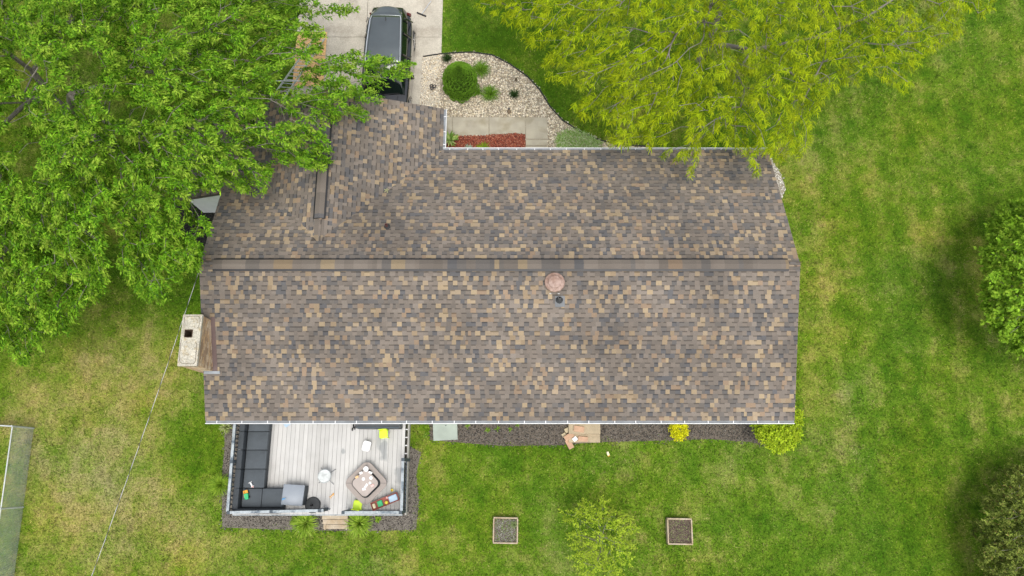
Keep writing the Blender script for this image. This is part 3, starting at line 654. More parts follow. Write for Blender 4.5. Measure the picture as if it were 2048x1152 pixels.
# --- big maple over the west end
maple_px = [(-260, -160), (598, -120), (606, 0), (608, 8), (640, 8), (700, 16), (712, 24), (690, 32), (662, 30), (628, 26), (606, 40), (606, 22), (618, 48), (636, 54), (645, 78), (634, 96), (617, 110), (614, 128), (660, 126),
            (664, 114), (690, 106), (718, 106), (722, 116), (748, 108), (762, 122), (820, 126), (814, 146), (784, 160), (746, 160), (758, 192), (754, 202), (722, 196), (700, 194), (718, 222), (736, 240), (714, 233), (690, 220), (668, 226), (680, 240), (640, 236), (646, 284), (656, 318),
            (634, 338), (600, 328), (570, 318), (545, 322), (524, 380), (490, 384), (465, 368), (440, 356), (430, 376), (378, 386), (352, 392), (362, 408), (422, 452), (405, 466), (362, 420), (345, 430), (352, 452), (400, 494), (392, 530), (352, 556), (330, 596), (290, 594), (268, 566), (244, 534),
            (232, 480), (218, 470), (205, 500), (212, 566), (198, 592), (152, 614), (126, 668), (85, 668), (74, 700), (40, 728), (26, 696), (0, 684), (-260, 740)]
holes = [[(40, 285), (75, 265), (80, 320), (60, 355), (35, 340)], [(140, 95), (200, 100), (200, 170), (165, 178), (150, 150)], [(318, 25), (360, 20), (350, 60), (325, 72)], [(200, 195), (262, 198), (270, 238), (225, 240)],
         [(205, 430), (245, 470), (232, 530), (208, 500)], [(270, 212), (318, 215), (310, 250), (275, 245)], [(25, 95), (75, 130), (82, 170), (50, 168), (20, 130)], [(0, 195), (50, 200), (60, 240), (35, 250), (0, 245)], [(0, 262), (40, 262), (35, 295), (0, 300)], [(100, 175), (160, 180), (150, 215), (110, 210)], [(528, 203), (556, 208), (554, 258), (530, 250)], [(500, 296), (540, 292), (548, 318), (512, 330)], [(600, 212), (622, 205), (618, 232), (600, 236)], [(580, 128), (606, 120), (602, 150), (586, 190), (566, 195), (550, 168)]]
pxs = sample_poly(maple_px, 2600, 15.5)
k = np.ones(len(pxs), bool)
for h in holes: k &= ~in_poly(pxs[:, 0], pxs[:, 1], h)
pxs = pxs[k]; dist = np.hypot(pxs[:, 0] - 60, pxs[:, 1] - 120)
z = 4.4 + 4.2 * (1 - np.clip(dist / 640, 0, 1)) ** .8 + rng.choice([-1.6, -.9, -.2, .3, .5], len(pxs), p=[.2, .2, .2, .2, .2]) + rng.uniform(-.25, .25, len(pxs))
z = z + (fbm(pxs[:, 0], pxs[:, 1], 70, 9, 2) - .5) * 2.2; z = np.maximum(z, np.where(pxs[:, 0] > 380, 4.3, 2.6)); anch = at_np(pxs[:, 0], pxs[:, 1], z)
mb_ = at(225, 300, 0); mt = [mb_, (mb_[0] - .1, mb_[1] + .1, 1.2), (mb_[0] - .2, mb_[1] + .2, 2.4), (mb_[0] - .25, mb_[1] + .3, 3.4), (mb_[0] - .2, mb_[1] + .6, 4.6)]
# big leaders rising north-west out of the picture
lead = np.array([(mb_[0] + dx, mb_[1] + dy, zz) for dx, dy, zz in ((-1.5, .8, 7.5), (-2.2, -.8, 8.0), (-1.0, 2.2, 8.2), (-3.0, .4, 9.5), (.6, 1.8, 7.6), (-2.0, -2.2, 8.0))])
gm_cols = [(.125, .290, .012), (.080, .205, .009), (.190, .375, .018), (.045, .120, .008), (.25, .44, .028)]
grow_tree('maple_tree', 'large mid green maple overhanging the west end of the roof and driveway', 'tree', mb_, mt, np.concatenate([lead, anch]), 'kite', fl=.42, sprays=8, per=20, leaf=(.115, .020), mask=lambda u, v: in_wide(u, v, maple_px, 8) & ~in_poly(u, v, [(368, 386), (446, 378), (440, 425), (415, 428)]) & ~np.any([in_poly(u, v, h_) for h_ in holes], 0),
          cols=gm_cols, wts=[3, 2.4, 2.2, 1.2, .8], tipcol=(.46, .60, .07), r_tip=.0058, spread=.12, droop=.22, tipw=.5, alpha=.6)

# --- golden honey locust over the front lawn
loc_px = [(960, -140), (955, 6), (1015, 40), (1035, 52), (1060, 58), (1052, 82), (1085, 92), (1100, 120), (1092, 150), (1128, 160), (1150, 150), (1162, 175), (1150, 215), (1165, 232), (1200, 232), (1218, 262), (1225, 296), (1250, 285),
          (1300, 290), (1342, 318), (1372, 322), (1384, 354), (1394, 298), (1405, 285), (1450, 280), (1470, 292), (1495, 300), (1506, 358), (1525, 308), (1545, 300), (1565, 318), (1600, 306), (1628, 272), (1612, 240), (1640, 214), (1640, 190), (1668, 178), (1690, 158), (1722, 160), (1738, 130), (1765, 150), (1800, 165), (1815, 180), (1822, 140),
          (1855, 105), (1885, 84), (1920, 66), (1912, 30), (1975, 25), (1985, 8), (2000, -140)]
pxs = sample_poly(loc_px, 1500, 19)
lholes = ([(1340, 240), (1375, 240), (1375, 285), (1340, 285)], [(1480, 30), (1510, 40), (1500, 70), (1480, 60)], [(1250, 30), (1290, 60), (1270, 90)], [(1535, 230), (1550, 225), (1552, 262), (1538, 258)], [(1190, 150), (1215, 160), (1200, 190)], [(1440, 55), (1475, 60), (1490, 110), (1460, 105)])
for h in lholes: pxs = pxs[~in_poly(pxs[:, 0], pxs[:, 1], h)]
dist = np.hypot((pxs[:, 0] - 1470) / 520, (pxs[:, 1] + 40) / 380)
z = 4.3 + 3.6 * (1 - np.clip(dist, 0, 1)) ** .7 + rng.uniform(-1.2, .4, len(pxs)) + (fbm(pxs[:, 0], pxs[:, 1], 60, 19, 2) - .5) * 2.2; z = np.maximum(z, 3.6); anch = at_np(pxs[:, 0], pxs[:, 1], z)
lb = at(1400, 120, 0); lt = [lb, (lb[0] + .05, lb[1], 1.2), (lb[0], lb[1] + .1, 2.4), (lb[0] - .1, lb[1] + .15, 3.6)]
grow_tree('honey_locust_tree', 'wide yellow green honey locust with drooping ferny fronds over the front lawn', 'tree', lb, lt, anch, 'frond', fl=.46, sprays=7, per=15, leaf=(.165, .0085), mask=lambda u, v: in_wide(u, v, loc_px, 11) & ~np.any([in_poly(u, v, h_) for h_ in lholes], 0),
          cols=[(.275, .375, .004), (.215, .305, .004), (.36, .45, .006), (.10, .16, .005), (.165, .245, .004)], wts=[3, 3, 1.6, 1.8, 2], tipcol=(.50, .55, .008), r_tip=.007, spread=.17, droop=.35, alpha=.6, bark=mat('grey_bark', (.20, .18, .16), .9, var=.2, fine=.2))

# --- trees at the right edge
rp = [(2190, 380), (2060, 400), (2012, 418), (1992, 440), (1985, 470), (2000, 488), (1972, 498), (1972, 520), (1985, 545), (1970, 580), (1972, 625), (1990, 650), (2015, 672), (2030, 690), (2050, 712), (2190, 760)]
pxs = sample_poly(rp, 520, 13); dist = np.hypot(pxs[:, 0] - 2120, pxs[:, 1] - 560) / 170; z = 1.4 + 2.4 * np.sqrt(1 - np.clip(dist, 0, 1) ** 2) + rng.uniform(-.5, .2, len(pxs)); anch = at_np(pxs[:, 0], pxs[:, 1], z)
b_ = at(2070, 590, 0); grow_tree('broadleaf_tree', 'round dense mid green tree cut by the right edge of the picture', 'tree', b_, [b_, (b_[0], b_[1], .8), (b_[0] + .05, b_[1], 1.6), (b_[0], b_[1], 2.3)], anch, 'kite', fl=.22, sprays=6, per=17, leaf=(.105, .040),
    cols=[(.21, .39, .025), (.16, .31, .018), (.28, .46, .035), (.09, .19, .012)], wts=[3, 2, 2, 1], tipcol=(.30, .36, .04), spread=.13, droop=.1, tipw=.25)
rp = [(2180, 900), (2075, 925), (2020, 940), (1998, 962), (1998, 990), (1978, 1008), (1982, 1030), (1950, 1062), (1972, 1080), (1972, 1130), (1985, 1170), (1970, 1260), (2180, 1260)]
pxs = sample_poly(rp, 700, 11); dist = np.hypot(pxs[:, 0] - 2120, pxs[:, 1] - 1100) / 190; z = .5 + 2.0 * np.sqrt(1 - np.clip(dist, 0, 1) ** 2) + rng.uniform(-.5, .15, len(pxs)); anch = at_np(pxs[:, 0], pxs[:, 1], z)
b_ = at(2085, 1080, 0); grow_tree('spruce_tree', 'dull olive evergreen in the lower right corner of the lawn', 'tree', b_, [b_, (b_[0], b_[1], .6), (b_[0], b_[1], 1.2), (b_[0], b_[1], 1.8)], anch, 'kite', fl=.24, sprays=7, per=22, leaf=(.075, .017),
    cols=[(.20, .26, .045), (.145, .195, .035), (.28, .34, .065), (.09, .125, .025), (.24, .18, .06)], wts=[3, 3, 2, 2, .5], tipcol=(.32, .36, .08), spread=.15, droop=.0, tipw=.3)
# --- young tree on the back lawn
yp = [(1128, 1025), (1150, 1030), (1158, 1012), (1175, 1005), (1195, 1020), (1205, 1002), (1212, 1005), (1215, 1028), (1240, 1030), (1252, 1045), (1268, 1055), (1270, 1062), (1245, 1066), (1262, 1090), (1250, 1100), (1262, 1122), (1235, 1120), (1242, 1150), (1215, 1152), (1200, 1128), (1170, 1150), (1160, 1128), (1150, 1110), (1148, 1085), (1142, 1055)]
pxs = sample_poly(yp, 190, 8.6); k = ~in_poly(pxs[:, 0], pxs[:, 1], [(1165, 1052), (1228, 1060), (1228, 1070), (1170, 1064)]); pxs = pxs[k]
dist = np.hypot(pxs[:, 0] - 1205, pxs[:, 1] - 1080) / 75; z = 1.2 + 1.1 * (1 - np.clip(dist, 0, 1)) + rng.uniform(-.4, .2, len(pxs)); anch = at_np(pxs[:, 0], pxs[:, 1], z)
b_ = at(1196, 1066, 0); grow_tree('young_tree', 'small sparse lime green young tree between the two raised beds', 'tree', b_, [b_, (b_[0], b_[1] - .02, .5), (b_[0] + .03, b_[1], 1.0), (b_[0], b_[1], 1.4)], anch, 'kite', fl=.20, sprays=4, per=9, leaf=(.075, .016),
    cols=[(.33, .45, .03), (.26, .38, .025), (.40, .52, .04)], wts=[2, 2, 1.4], tipcol=(.38, .46, .05), spread=.07, droop=.1, r_tip=.003, bark=mat('grey_bark'))

# --- shrubs
def shrub(name, label, px, zb, zt_, n, md, cols, wts, leaf, tipcol=None, per=12, sprays=5, fl=.12, spread=.07, cat='shrub', group=None, ctr=None, rr=None, base=None):
    pxs = sample_poly(px, n, md); c = np.array(px).mean(0) if ctr is None else np.array(ctr); r_ = np.hypot(*(np.array(px) - c).T).max() if rr is None else rr
    d = np.hypot(pxs[:, 0] - c[0], pxs[:, 1] - c[1]) / r_; z = zb + (zt_ - zb) * np.sqrt(1 - np.clip(d, 0, 1) ** 2) - rng.uniform(0, .2, len(pxs)) * (zt_ - zb)
    a_ = at_np(pxs[:, 0], pxs[:, 1], z); b_ = base or at(c[0], c[1], 0)
    return grow_tree(name, label, cat, b_, [b_, (b_[0], b_[1], zt_ * .15), (b_[0], b_[1], zt_ * .35)], a_, 'kite', fl=fl, sprays=sprays, per=per, leaf=leaf, cols=cols, wts=wts, tipcol=tipcol, spread=spread, droop=0, r_tip=.003, group=group, tipw=.4)
def ring(cx, cy, r_, n=14, j=.12): return [(cx + r_ * math.cos(2 * math.pi * k / n) * random.uniform(1 - j, 1 + j), cy + r_ * math.sin(2 * math.pi * k / n) * random.uniform(1 - j, 1 + j)) for k in range(n)]
shrub('yellow_shrub', 'small bright yellow shrub in the mulch under the south gutter', ring(1357, 862, 15), .15, .55, 90, 3.5, [(.68, .66, .012), (.54, .58, .012), (.76, .74, .03)], [2, 1, 1], (.05, .016), per=10, fl=.07, spread=.05)
shrub('lime_shrub', 'large lime green shrub at the southeast corner of the house', [(1512, 852), (1530, 842), (1560, 838), (1588, 820), (1600, 830), (1598, 860), (1590, 885), (1568, 902), (1545, 895), (1530, 884), (1518, 870)], .5, 1.5, 260, 4.5,
      [(.42, .56, .025), (.34, .47, .02), (.22, .34, .018), (.50, .62, .04)], [2, 2, 1.2, 1], (.065, .024), per=12, fl=.10, spread=.06, tipcol=(.45, .55, .04), ctr=(1562, 862), rr=52)

# --- dwarf spruce: scalloped dome
dn = at(922, 176, 0); root = thing('dome_evergreen', 'large clipped dome evergreen with scalloped foliage in the stone bed', 'shrub', dn)
MB().tube([(dn[0], dn[1], 0), (dn[0], dn[1], .9)], .05, 8).build('trunk', M_bark, root, world=True)
Vs, Fs, Cs, off = [], [], [], 0; ns = 170
for i in range(ns):
    h = (i + .5) / ns; a_ = i * 2.39996; rr_ = .66 * (math.cos(h * math.pi / 2) ** .62) * (1 - .12 * math.sin(h * 9)) + .02; zz = .12 + 1.28 * h
    c = np.array([dn[0] + rr_ * .92 * math.cos(a_), dn[1] + rr_ * .95 * math.sin(a_), zz]); o = nrm(np.array([[math.cos(a_), math.sin(a_), .25 + 1.5 * h * h]]))[0]
    m = 150; th = rng.uniform(0, 6.283, m); rad_ = .125 * np.sqrt(rng.random(m)); e1 = np.cross(o, [0, 0, 1.0]); e1 /= np.linalg.norm(e1); e2 = np.cross(e1, o)
    P = c + e1 * (rad_ * np.cos(th))[:, None] + e2 * (rad_ * np.sin(th))[:, None] * .8 + o * (.085 * (1 - (rad_ / .125) ** 2))[:, None]
    D = nrm(o + nrm(P - c) * .7 + rng.normal(0, .25, (m, 3))); v, f = kite_leaves(P, D, rng.uniform(.025, .05, m), np.full(m, .010)); Vs.append(v); Fs.append(f + off); off += len(v)
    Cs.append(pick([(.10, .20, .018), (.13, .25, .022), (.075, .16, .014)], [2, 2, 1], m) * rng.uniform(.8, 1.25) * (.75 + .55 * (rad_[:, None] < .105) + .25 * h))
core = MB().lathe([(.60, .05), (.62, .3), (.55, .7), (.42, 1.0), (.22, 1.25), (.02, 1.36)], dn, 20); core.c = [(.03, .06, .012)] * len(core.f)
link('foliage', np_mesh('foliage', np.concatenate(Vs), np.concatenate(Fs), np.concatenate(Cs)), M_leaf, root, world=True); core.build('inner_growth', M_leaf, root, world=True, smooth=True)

# --- clumps of strap leaves
def clump(name, label, u, v, r_, h, n, cols, wd=.010, cat='plant', group=None, arch=1.0, seg=5, parent_cat=None):
    c = at(u, v, 0); root = thing(name, label, cat, c, group=group); a_ = rng.uniform(0, 6.283, n); L_ = r_ * (.25 + .85 * rng.random(n) ** .6); H_ = h * rng.uniform(.6, 1.1, n); bend = rng.normal(0, .25, n); rows = []
    for k in range(seg + 1):
        t = k / seg; an = a_ + bend * t * t; x = c[0] + rng.normal(0, .0, n) + np.cos(an) * (L_ * t + r_ * .02); y = c[1] + np.sin(an) * (L_ * t + r_ * .02); z = H_ * (1.9 * t - 1.35 * t * t * arch) * 1.2 + .01
        w_ = wd * (1 - t) ** .6 + .0008; rows += [np.stack([x - np.sin(an) * w_, y + np.cos(an) * w_, np.maximum(z, .01)], 1), np.stack([x + np.sin(an) * w_, y - np.cos(an) * w_, np.maximum(z, .01)], 1)]
    V = np.stack(rows, 1).reshape(-1, 3); b0 = 2 * (seg + 1) * np.arange(n)[:, None]
    F_ = np.concatenate([b0 + np.array([[2 * k, 2 * k + 1, 2 * k + 3, 2 * k + 2]]) for k in range(seg)], 1).reshape(-1, 4)
    ci = np.array(cols)[rng.integers(0, len(cols), n)] * rng.uniform(.8, 1.2, (n, 1)); link('leaves', np_mesh('leaves', V, F_, np.repeat(ci, seg, 0)), M_leaf, root, world=True); return root
lily = [(.12, .24, .02), (.17, .31, .03), (.08, .17, .015)]; bl = [(.22, .36, .03), (.29, .43, .04), (.15, .27, .02), (.36, .48, .08)]
clump('daylily_clump', 'green strap leaved clump northeast of the dome evergreen', 962, 144, .42, .35, 260, lily, group='strap leaved clumps in the stone bed')
clump('daylily_clump', 'green strap leaved clump southeast of the dome evergreen', 980, 192, .42, .35, 260, lily, group='strap leaved clumps in the stone bed')
clump('daylily_clump', 'small green strap leaved tuft touching the dome evergreen', 956, 188, .22, .25, 90, lily, group='strap leaved clumps in the stone bed')
clump('daylily_clump', 'bright green strap leaved clump left of the wooden deck steps', 614, 1046, .50, .45, 330, bl, .013, group='bright strap leaved clumps by the deck steps')
clump('daylily_clump', 'bright green strap leaved clump right of the wooden deck steps', 720, 1046, .50, .45, 330, bl, .013, group='bright strap leaved clumps by the deck steps')
clump('daylily_clump', 'green strap leaved clump poking out beside the west deck railing', 445, 968, .44, .4, 260, bl[:3], .011)
clump('small_plant', 'low leafy plant left of the clump beside the deck steps', 592, 1042, .20, .12, 70, [(.16, .22, .03), (.2, .3, .04)], .018)
clump('small_plant', 'low round green plant right of the clump beside the deck steps', 757, 1038, .14, .1, 60, [(.2, .32, .03)], .018)
clump('small_plant', 'pale variegated plant at the northwest corner of the deck railing', 457, 855, .25, .4, 80, [(.42, .46, .22), (.3, .38, .1)], .022)
for u, v, l in ((895, 121, 'dark green needled tuft above the dome evergreen'), (1028, 193, 'dark green needled tuft alone in the stones')):
    clump('dark_tuft', l, u, v, .24, .2, 150, [(.03, .065, .02), (.045, .09, .025), (.06, .11, .03)], .009, group='dark tufts in the stone bed', arch=.6)
clump('small_plant', 'thin brown sprouting plant in the upper stones', 1031, 162, .13, .12, 24, [(.10, .07, .04)], .007)
clump('hosta', 'light green hosta with broad leaves in the corner of the garage wing', 902, 281, .36, .28, 46, [(.20, .34, .06), (.30, .44, .10), (.16, .28, .05), (.42, .5, .18)], .055, seg=6)
clump('small_plant', 'yellow green low plant under the north gutter by red mulch', 967, 298, .32, .15, 90, [(.24, .34, .02), (.16, .25, .02)], .015)
clump('small_plant', 'pale grey green low plant under the north gutter beside hosta', 937, 297, .20, .12, 40, [(.3, .38, .28)], .02)
for u, v, l in ((852, 871, 'green weed at the grassy edge left of the pale green cover'), (935, 852, 'largest green weed just right of the pale green cover'), (1035, 850, 'green weed nearest the gutter midway between cover and step'), (975, 860, 'leftmost of the three little weeds in a row in the south bed'), (995, 858, 'middle one of the three little weeds in a row in the south bed'), (1019, 858, 'rightmost of the three little weeds in a row in the south bed')):
    clump('weed', l, u, v, .12, .08, 16, [(.16, .28, .03), (.22, .34, .05)], .018, group='weeds in the soil of the south bed')
# variegated ground patch
vp_ = [(1112, 292), (1115, 275), (1128, 264), (1150, 261), (1172, 270), (1190, 279), (1204, 290), (1200, 300), (1118, 302)]
pxs = sample_poly(vp_, 600, 3.2); n = len(pxs); base = at_np(pxs[:, 0], pxs[:, 1], np.full(n, .0)); base = np.repeat(base, 9, 0); q = len(base)
D = nrm(rng.normal(0, 1, (q, 3)) * [1, 1, .2] + [0, 0, .5]); V, F_ = kite_leaves(base + rng.normal(0, .03, (q, 3)) * [1, 1, .3] + [0, 0, .06], D, rng.uniform(.10, .2, q), np.full(q, .011))
root = thing('variegated_plant', 'variegated white and green low patch where the stones narrow', 'plant', at(1155, 283)); link('leaves', np_mesh('leaves', V, F_, pick([(.55, .64, .36), (.24, .40, .08), (.34, .52, .16), (.68, .74, .5)], [1.4, 2, 2, .7], q)), M_leaf, root, world=True)

# ---------------------------------------------------------------- deck
DZ = .50
dx0, dy0 = at(465, 1024, DZ)[0], at(640, 1029, DZ)[1]; dx1 = at(809, 900, DZ)[0]
deck = thing('deck', 'pale grey boarded deck with slate railings behind the house', 'deck', (-6.5, .2, 0))
b = MB(); x = dx0; yN_ = HY0 + .48
while x < dx1 - .02:
    x2 = min(x + .139, dx1); j = random.uniform(.90, 1.06); b.box(((x + x2) / 2, (dy0 + yN_) / 2, DZ - .014), (x2 - x, yN_ - dy0, .028), col=(.50 * j, .495 * j, .48 * j)); x += .1465
# deck stains: own shape, kept in the board material
ms = M_deck; nt = ms.node_tree; N = nt.nodes; Lk = nt.links; pb = N['Principled BSDF']; src = pb.inputs['Base Color'].links[0].from_socket
geo = N.new('ShaderNodeNewGeometry'); nz = N.new('ShaderNodeTexNoise'); nz.inputs['Scale'].default_value = 3.5; nz.inputs['Detail'].default_value = 4; Lk.new(geo.outputs['Position'], nz.inputs['Vector'])
acc = None
for u, v, rx, ry, st in ((768, 895, .17, .36, 1), (757, 880, .09, .25, .7), (686, 902, .07, .09, .9), (800, 948, .22, .30, .8), (790, 985, .40, .22, .45), (770, 862, .2, .1, .5)):
    c = at(u, v, DZ); mp = N.new('ShaderNodeVectorMath'); mp.operation = 'SUBTRACT'; Lk.new(geo.outputs['Position'], mp.inputs[0]); mp.inputs[1].default_value = c
    dv = N.new('ShaderNodeVectorMath'); dv.operation = 'DIVIDE'; Lk.new(mp.outputs[0], dv.inputs[0]); dv.inputs[1].default_value = (rx, ry, 9)
    le = N.new('ShaderNodeVectorMath'); le.operation = 'LENGTH'; Lk.new(dv.outputs[0], le.inputs[0])
    ad_ = N.new('ShaderNodeMath'); ad_.operation = 'MULTIPLY_ADD'; Lk.new(nz.outputs['Fac'], ad_.inputs[0]); ad_.inputs[1].default_value = 2.4; Lk.new(le.outputs['Value'], ad_.inputs[2])
    mr = N.new('ShaderNodeMapRange'); mr.inputs['From Min'].default_value = 1.85; mr.inputs['From Max'].default_value = 2.35; mr.inputs['To Min'].default_value = st; mr.inputs['To Max'].default_value = 0; Lk.new(ad_.outputs[0], mr.inputs['Value'])
    if acc is None: acc = mr.outputs[0]
    else:
        mx = N.new('ShaderNodeMath'); mx.operation = 'MAXIMUM'; Lk.new(acc, mx.inputs[0]); Lk.new(mr.outputs[0], mx.inputs[1]); acc = mx.outputs[0]
mi = N.new('ShaderNodeMix'); mi.data_type = 'RGBA'; Lk.new(acc, mi.inputs['Factor']); Lk.new(src, mi.inputs[6]); mi.inputs[7].default_value = (.30, .31, .31, 1); Lk.new(mi.outputs[2], pb.inputs['Base Color'])
part(b, 'decking', M_deck, parent=deck)
part(MB().box(((dx0 + dx1) / 2, (dy0 + yN_) / 2, .23), (dx1 - dx0 - .04, yN_ - dy0 - .04, .44)), 'joists', mat('joist', (.16, .14, .12), .9), parent=deck)
part(MB().box(((dx0 + dx1) / 2, dy0 - .02, .36), (dx1 - dx0, .03, .26)), 'rim_board', M_rail, parent=deck)
part(MB().box((dx1 + .115, (dy0 + yN_) / 2, .36), (.05, yN_ - dy0 + .05, .28)), 'rim_board', mat('grey_trim', (.33, .32, .29), .9, var=.1, fine=.15), parent=deck)
for k in range(7): part(MB().box((dx1 + .045, .35 + k * .27, .40), (.085, .035, .10)), 'trim_block', M_white, parent=deck)
def railing(p0, p1, posts, dark=False):
    p0, p1 = Vector((*p0[:2], 0)), Vector((*p1[:2], 0)); L_ = (p1 - p0).length; U = (p1 - p0) / L_; rz = math.atan2(U.y, U.x); tz = DZ + .90
    top = part(MB().box((*((p0 + p1) / 2)[:2], tz), (L_, .085, .035), rz=rz), 'top_rail', M_rail, parent=deck)
    part(MB().box((*((p0 + p1) / 2)[:2], tz - .08), (L_, .06, .08), rz=rz), 'rail', M_slate, parent=deck)
    part(MB().box((*((p0 + p1) / 2)[:2], DZ + .08), (L_, .035, .08), rz=rz), 'rail', M_slate, parent=deck)
    for t in posts:
        q = p0 + U * t * L_; part(MB().box((q.x, q.y, (tz + .03) / 2), (.10, .10, tz + .03), rz=rz), 'post', M_slate, parent=deck)
    n = int(L_ / .135)
    for k in range(n):
        q = p0 + U * (k + .5) * L_ / n; part(MB().box((q.x, q.y, DZ + .44), (.034, .034, .80), rz=rz), 'picket', M_slate, parent=deck)
TZ = DZ + .9
railing(at(470, 838, TZ), at(455, 1023, TZ), (.47,))
railing(at(457, 1025, TZ), at(647, 1021, TZ), (0, .45, .96))
railing(at(684, 1025, TZ), at(802, 1025, TZ), (.02, .99))
railing(at(806, 917, TZ), at(803, 1022, TZ), (.02,))
for k in range(3):
    y = at(670, 1034 + 10 * k, .3)[1]; part(MB().box((at(671, 1040, .3)[0], y, .40 - .13 * k), (.86, .142, .045), col=(1, 1, 1)), 'step', M_tan, parent=deck, bevel=.005)
for sx in (-.36, .36): part(MB().box((at(671, 1040, .3)[0] + sx, at(670, 1044, .2)[1], .11), (.04, .5, .20)), 'stringer', M_tan, parent=deck)

# sectional sofa
sofa = thing('sectional_sofa', 'charcoal L shaped outdoor sectional sofa along the west deck railing', 'sofa', (*at(500, 960, DZ)[:2], DZ))
sz = DZ + .42
def pz(u, v, z): return at(u, v, z)
xL, xR = at(476, 960, sz)[0], at(529, 960, sz)[0]; xB = at(487, 960, sz)[0]
ys = [at(500, v, sz)[1] for v in (1019, 976, 938, 900, 863, 826)]
part(MB().box(((xL + xR) / 2, (ys[1] + ys[5]) / 2, DZ + .15), (xR - xL - .06, ys[5] - ys[1], .30)), 'base', M_wicker, parent=sofa, bevel=.01)
xE = at(566, 1000, sz)[0]
part(MB().box(((xL + xE) / 2, (ys[0] + ys[1]) / 2, DZ + .15), (xE - xL - .04, ys[1] - ys[0] + .0, .30)), 'base', M_wicker, parent=sofa, bevel=.01)
for k in range(1, 5):
    part(MB().rbox(((xB + xR) / 2, (ys[k] + ys[k + 1]) / 2, DZ + .36), (xR - xB - .01, ys[k + 1] - ys[k] - .018, .14), .035), 'seat_cushion', M_cush, parent=sofa, smooth=True)
    part(MB().rbox(((xL + xB) / 2 - .03, (ys[k] + ys[k + 1]) / 2, DZ + .36), (xB - xL, ys[k + 1] - ys[k] - .012, .62), .03), 'backrest', M_wicker, parent=sofa, smooth=True)
xm = at(523, 1000, sz)[0]
for x0, x1 in ((xB, xm), (xm, xE)): part(MB().rbox(((x0 + x1) / 2, (ys[0] + ys[1]) / 2 + .03, DZ + .36), (x1 - x0 - .018, ys[1] - ys[0] - .10, .14), .035), 'seat_cushion', M_cush, parent=sofa, smooth=True)
part(MB().rbox(((xL + xB) / 2 - .03, (ys[0] + ys[1]) / 2, DZ + .36), (xB - xL, ys[1] - ys[0], .62), .03), 'backrest', M_wicker, parent=sofa, smooth=True)
for x0, x1 in ((xL, xm - .08), (xm - .08, xE)): part(MB().rbox(((x0 + x1) / 2, ys[0] - .04, DZ + .36), (x1 - x0 - .015, .15, .62), .03), 'backrest', M_wicker, parent=sofa, smooth=True)
# coffee table
tc = at(586, 990, DZ + .42); ct_ = thing('coffee_table', 'square outdoor table with light grey lid and charcoal sides beside the sofa', 'table', (tc[0], tc[1], DZ), R(-4))
MB().box((0.04, 0, .20), (.66, .62, .40)).build('body', M_wicker, ct_, bevel=.01); MB().rbox((0, 0, .42), (.70, .66, .045), .02).build('lid', M_grey, ct_, smooth=True)
# toys on furniture
def toy_fig(name, label, u, v, z, cols, rz, s=1.0, cat='toy'):
    c = at(u, v, z); r_ = thing(name, label, cat, c, rz); body, acc_ = cols
    MB().tube([(-.09 * s, 0, .03), (0, .01, .045), (.07 * s, 0, .03)], [.02 * s, .032 * s, .018 * s], 8).build('body', body, r_, smooth=True)
    MB().tube([(.07 * s, 0, .03), (.12 * s, .02, .04)], [.024 * s, .02 * s], 8).build('head', acc_, r_, smooth=True)
    for a_, k in ((.9, -.05), (-.9, -.06), (.8, .05), (-.7, .04)): MB().tube([(k * s, 0, .03), (k * s + .04 * s * (1 if k > 0 else -1), a_ * .07 * s, .02)], .008 * s, 6).build('limb', body, r_)
    return r_
def pm(n, c, r=.5): return mat(n, c, r, var=.05, fine=.05)
P_white = pm('white_plastic', (.8, .8, .8)); P_lime = pm('lime_plastic', (.58, .80, .02), .4); P_green = pm('green_plastic', (.03, .42, .16)); P_or = pm('orange_plastic', (.75, .36, .03)); P_red = pm('red_wood', (.26, .05, .03))
P_blue = pm('blue_plastic', (.08, .35, .70)); P_yel = pm('yellow_plastic', (.75, .62, .06)); P_pink = pm('pink_plastic', (.75, .45, .42)); P_lb = pm('pale_blue', (.36, .48, .60)); P_skin = pm('peach_plastic', (.72, .45, .22))
toy_fig('toy_doll', 'white and pink toy lying on the fourth sofa cushion', 503, 969, sz + .02, (P_white, P_pink), R(-55), 1.0)
c = at(494, 989, sz + .02); tt = thing('toy_truck', 'green and orange toy truck on the corner sofa cushion', 'toy', c, R(-75))
MB().rbox((.05, 0, .07), (.17, .13, .10), .02).build('bed', P_green, tt); MB().rbox((.12, .01, .09), (.08, .11, .08), .02).build('cab', P_green, tt); MB().box((-.02, -.02, .035), (.22, .15, .03)).build('chassis', P_or, tt)
hp = MB(); hp.tube([(-.05, -.06, .08), (-.13, -.06, .10), (-.13, .06, .10), (-.05, .06, .08)], .013, 6); hp.build('handle', P_or, tt)
for x in (-.04, .1):
    for y in (-.075, .075): MB().tube([(x, y - .012, .03), (x, y + .012, .03)], .03, 10).build('wheel', M_tyre, tt)
toy_fig('toy_animal', 'small bright blue toy on the grey table lid', 568, 998, DZ + .445, (P_blue, P_lb), R(15), .6)
toy_fig('toy_doll', 'peach orange toy lying on the open deck boards', 664, 992, DZ, (P_skin, P_or), R(45), .85)
# umbrella base
c = at(626, 1010, DZ); ub = thing('umbrella_base', 'round dark weighted umbrella base beside the front railing', 'umbrella base', c)
MB().lathe([(.26, 0), (.265, .03), (.24, .07), (.06, .10), (.001, .10)], n=32).build('weight', mat('dark_base', (.04, .043, .045), .7), ub, smooth=True)
MB().lathe([(.035, .09), (.035, .24), (.024, .24), (.024, .12), (.001, .12)], n=16).build('socket', M_black, ub, smooth=True)
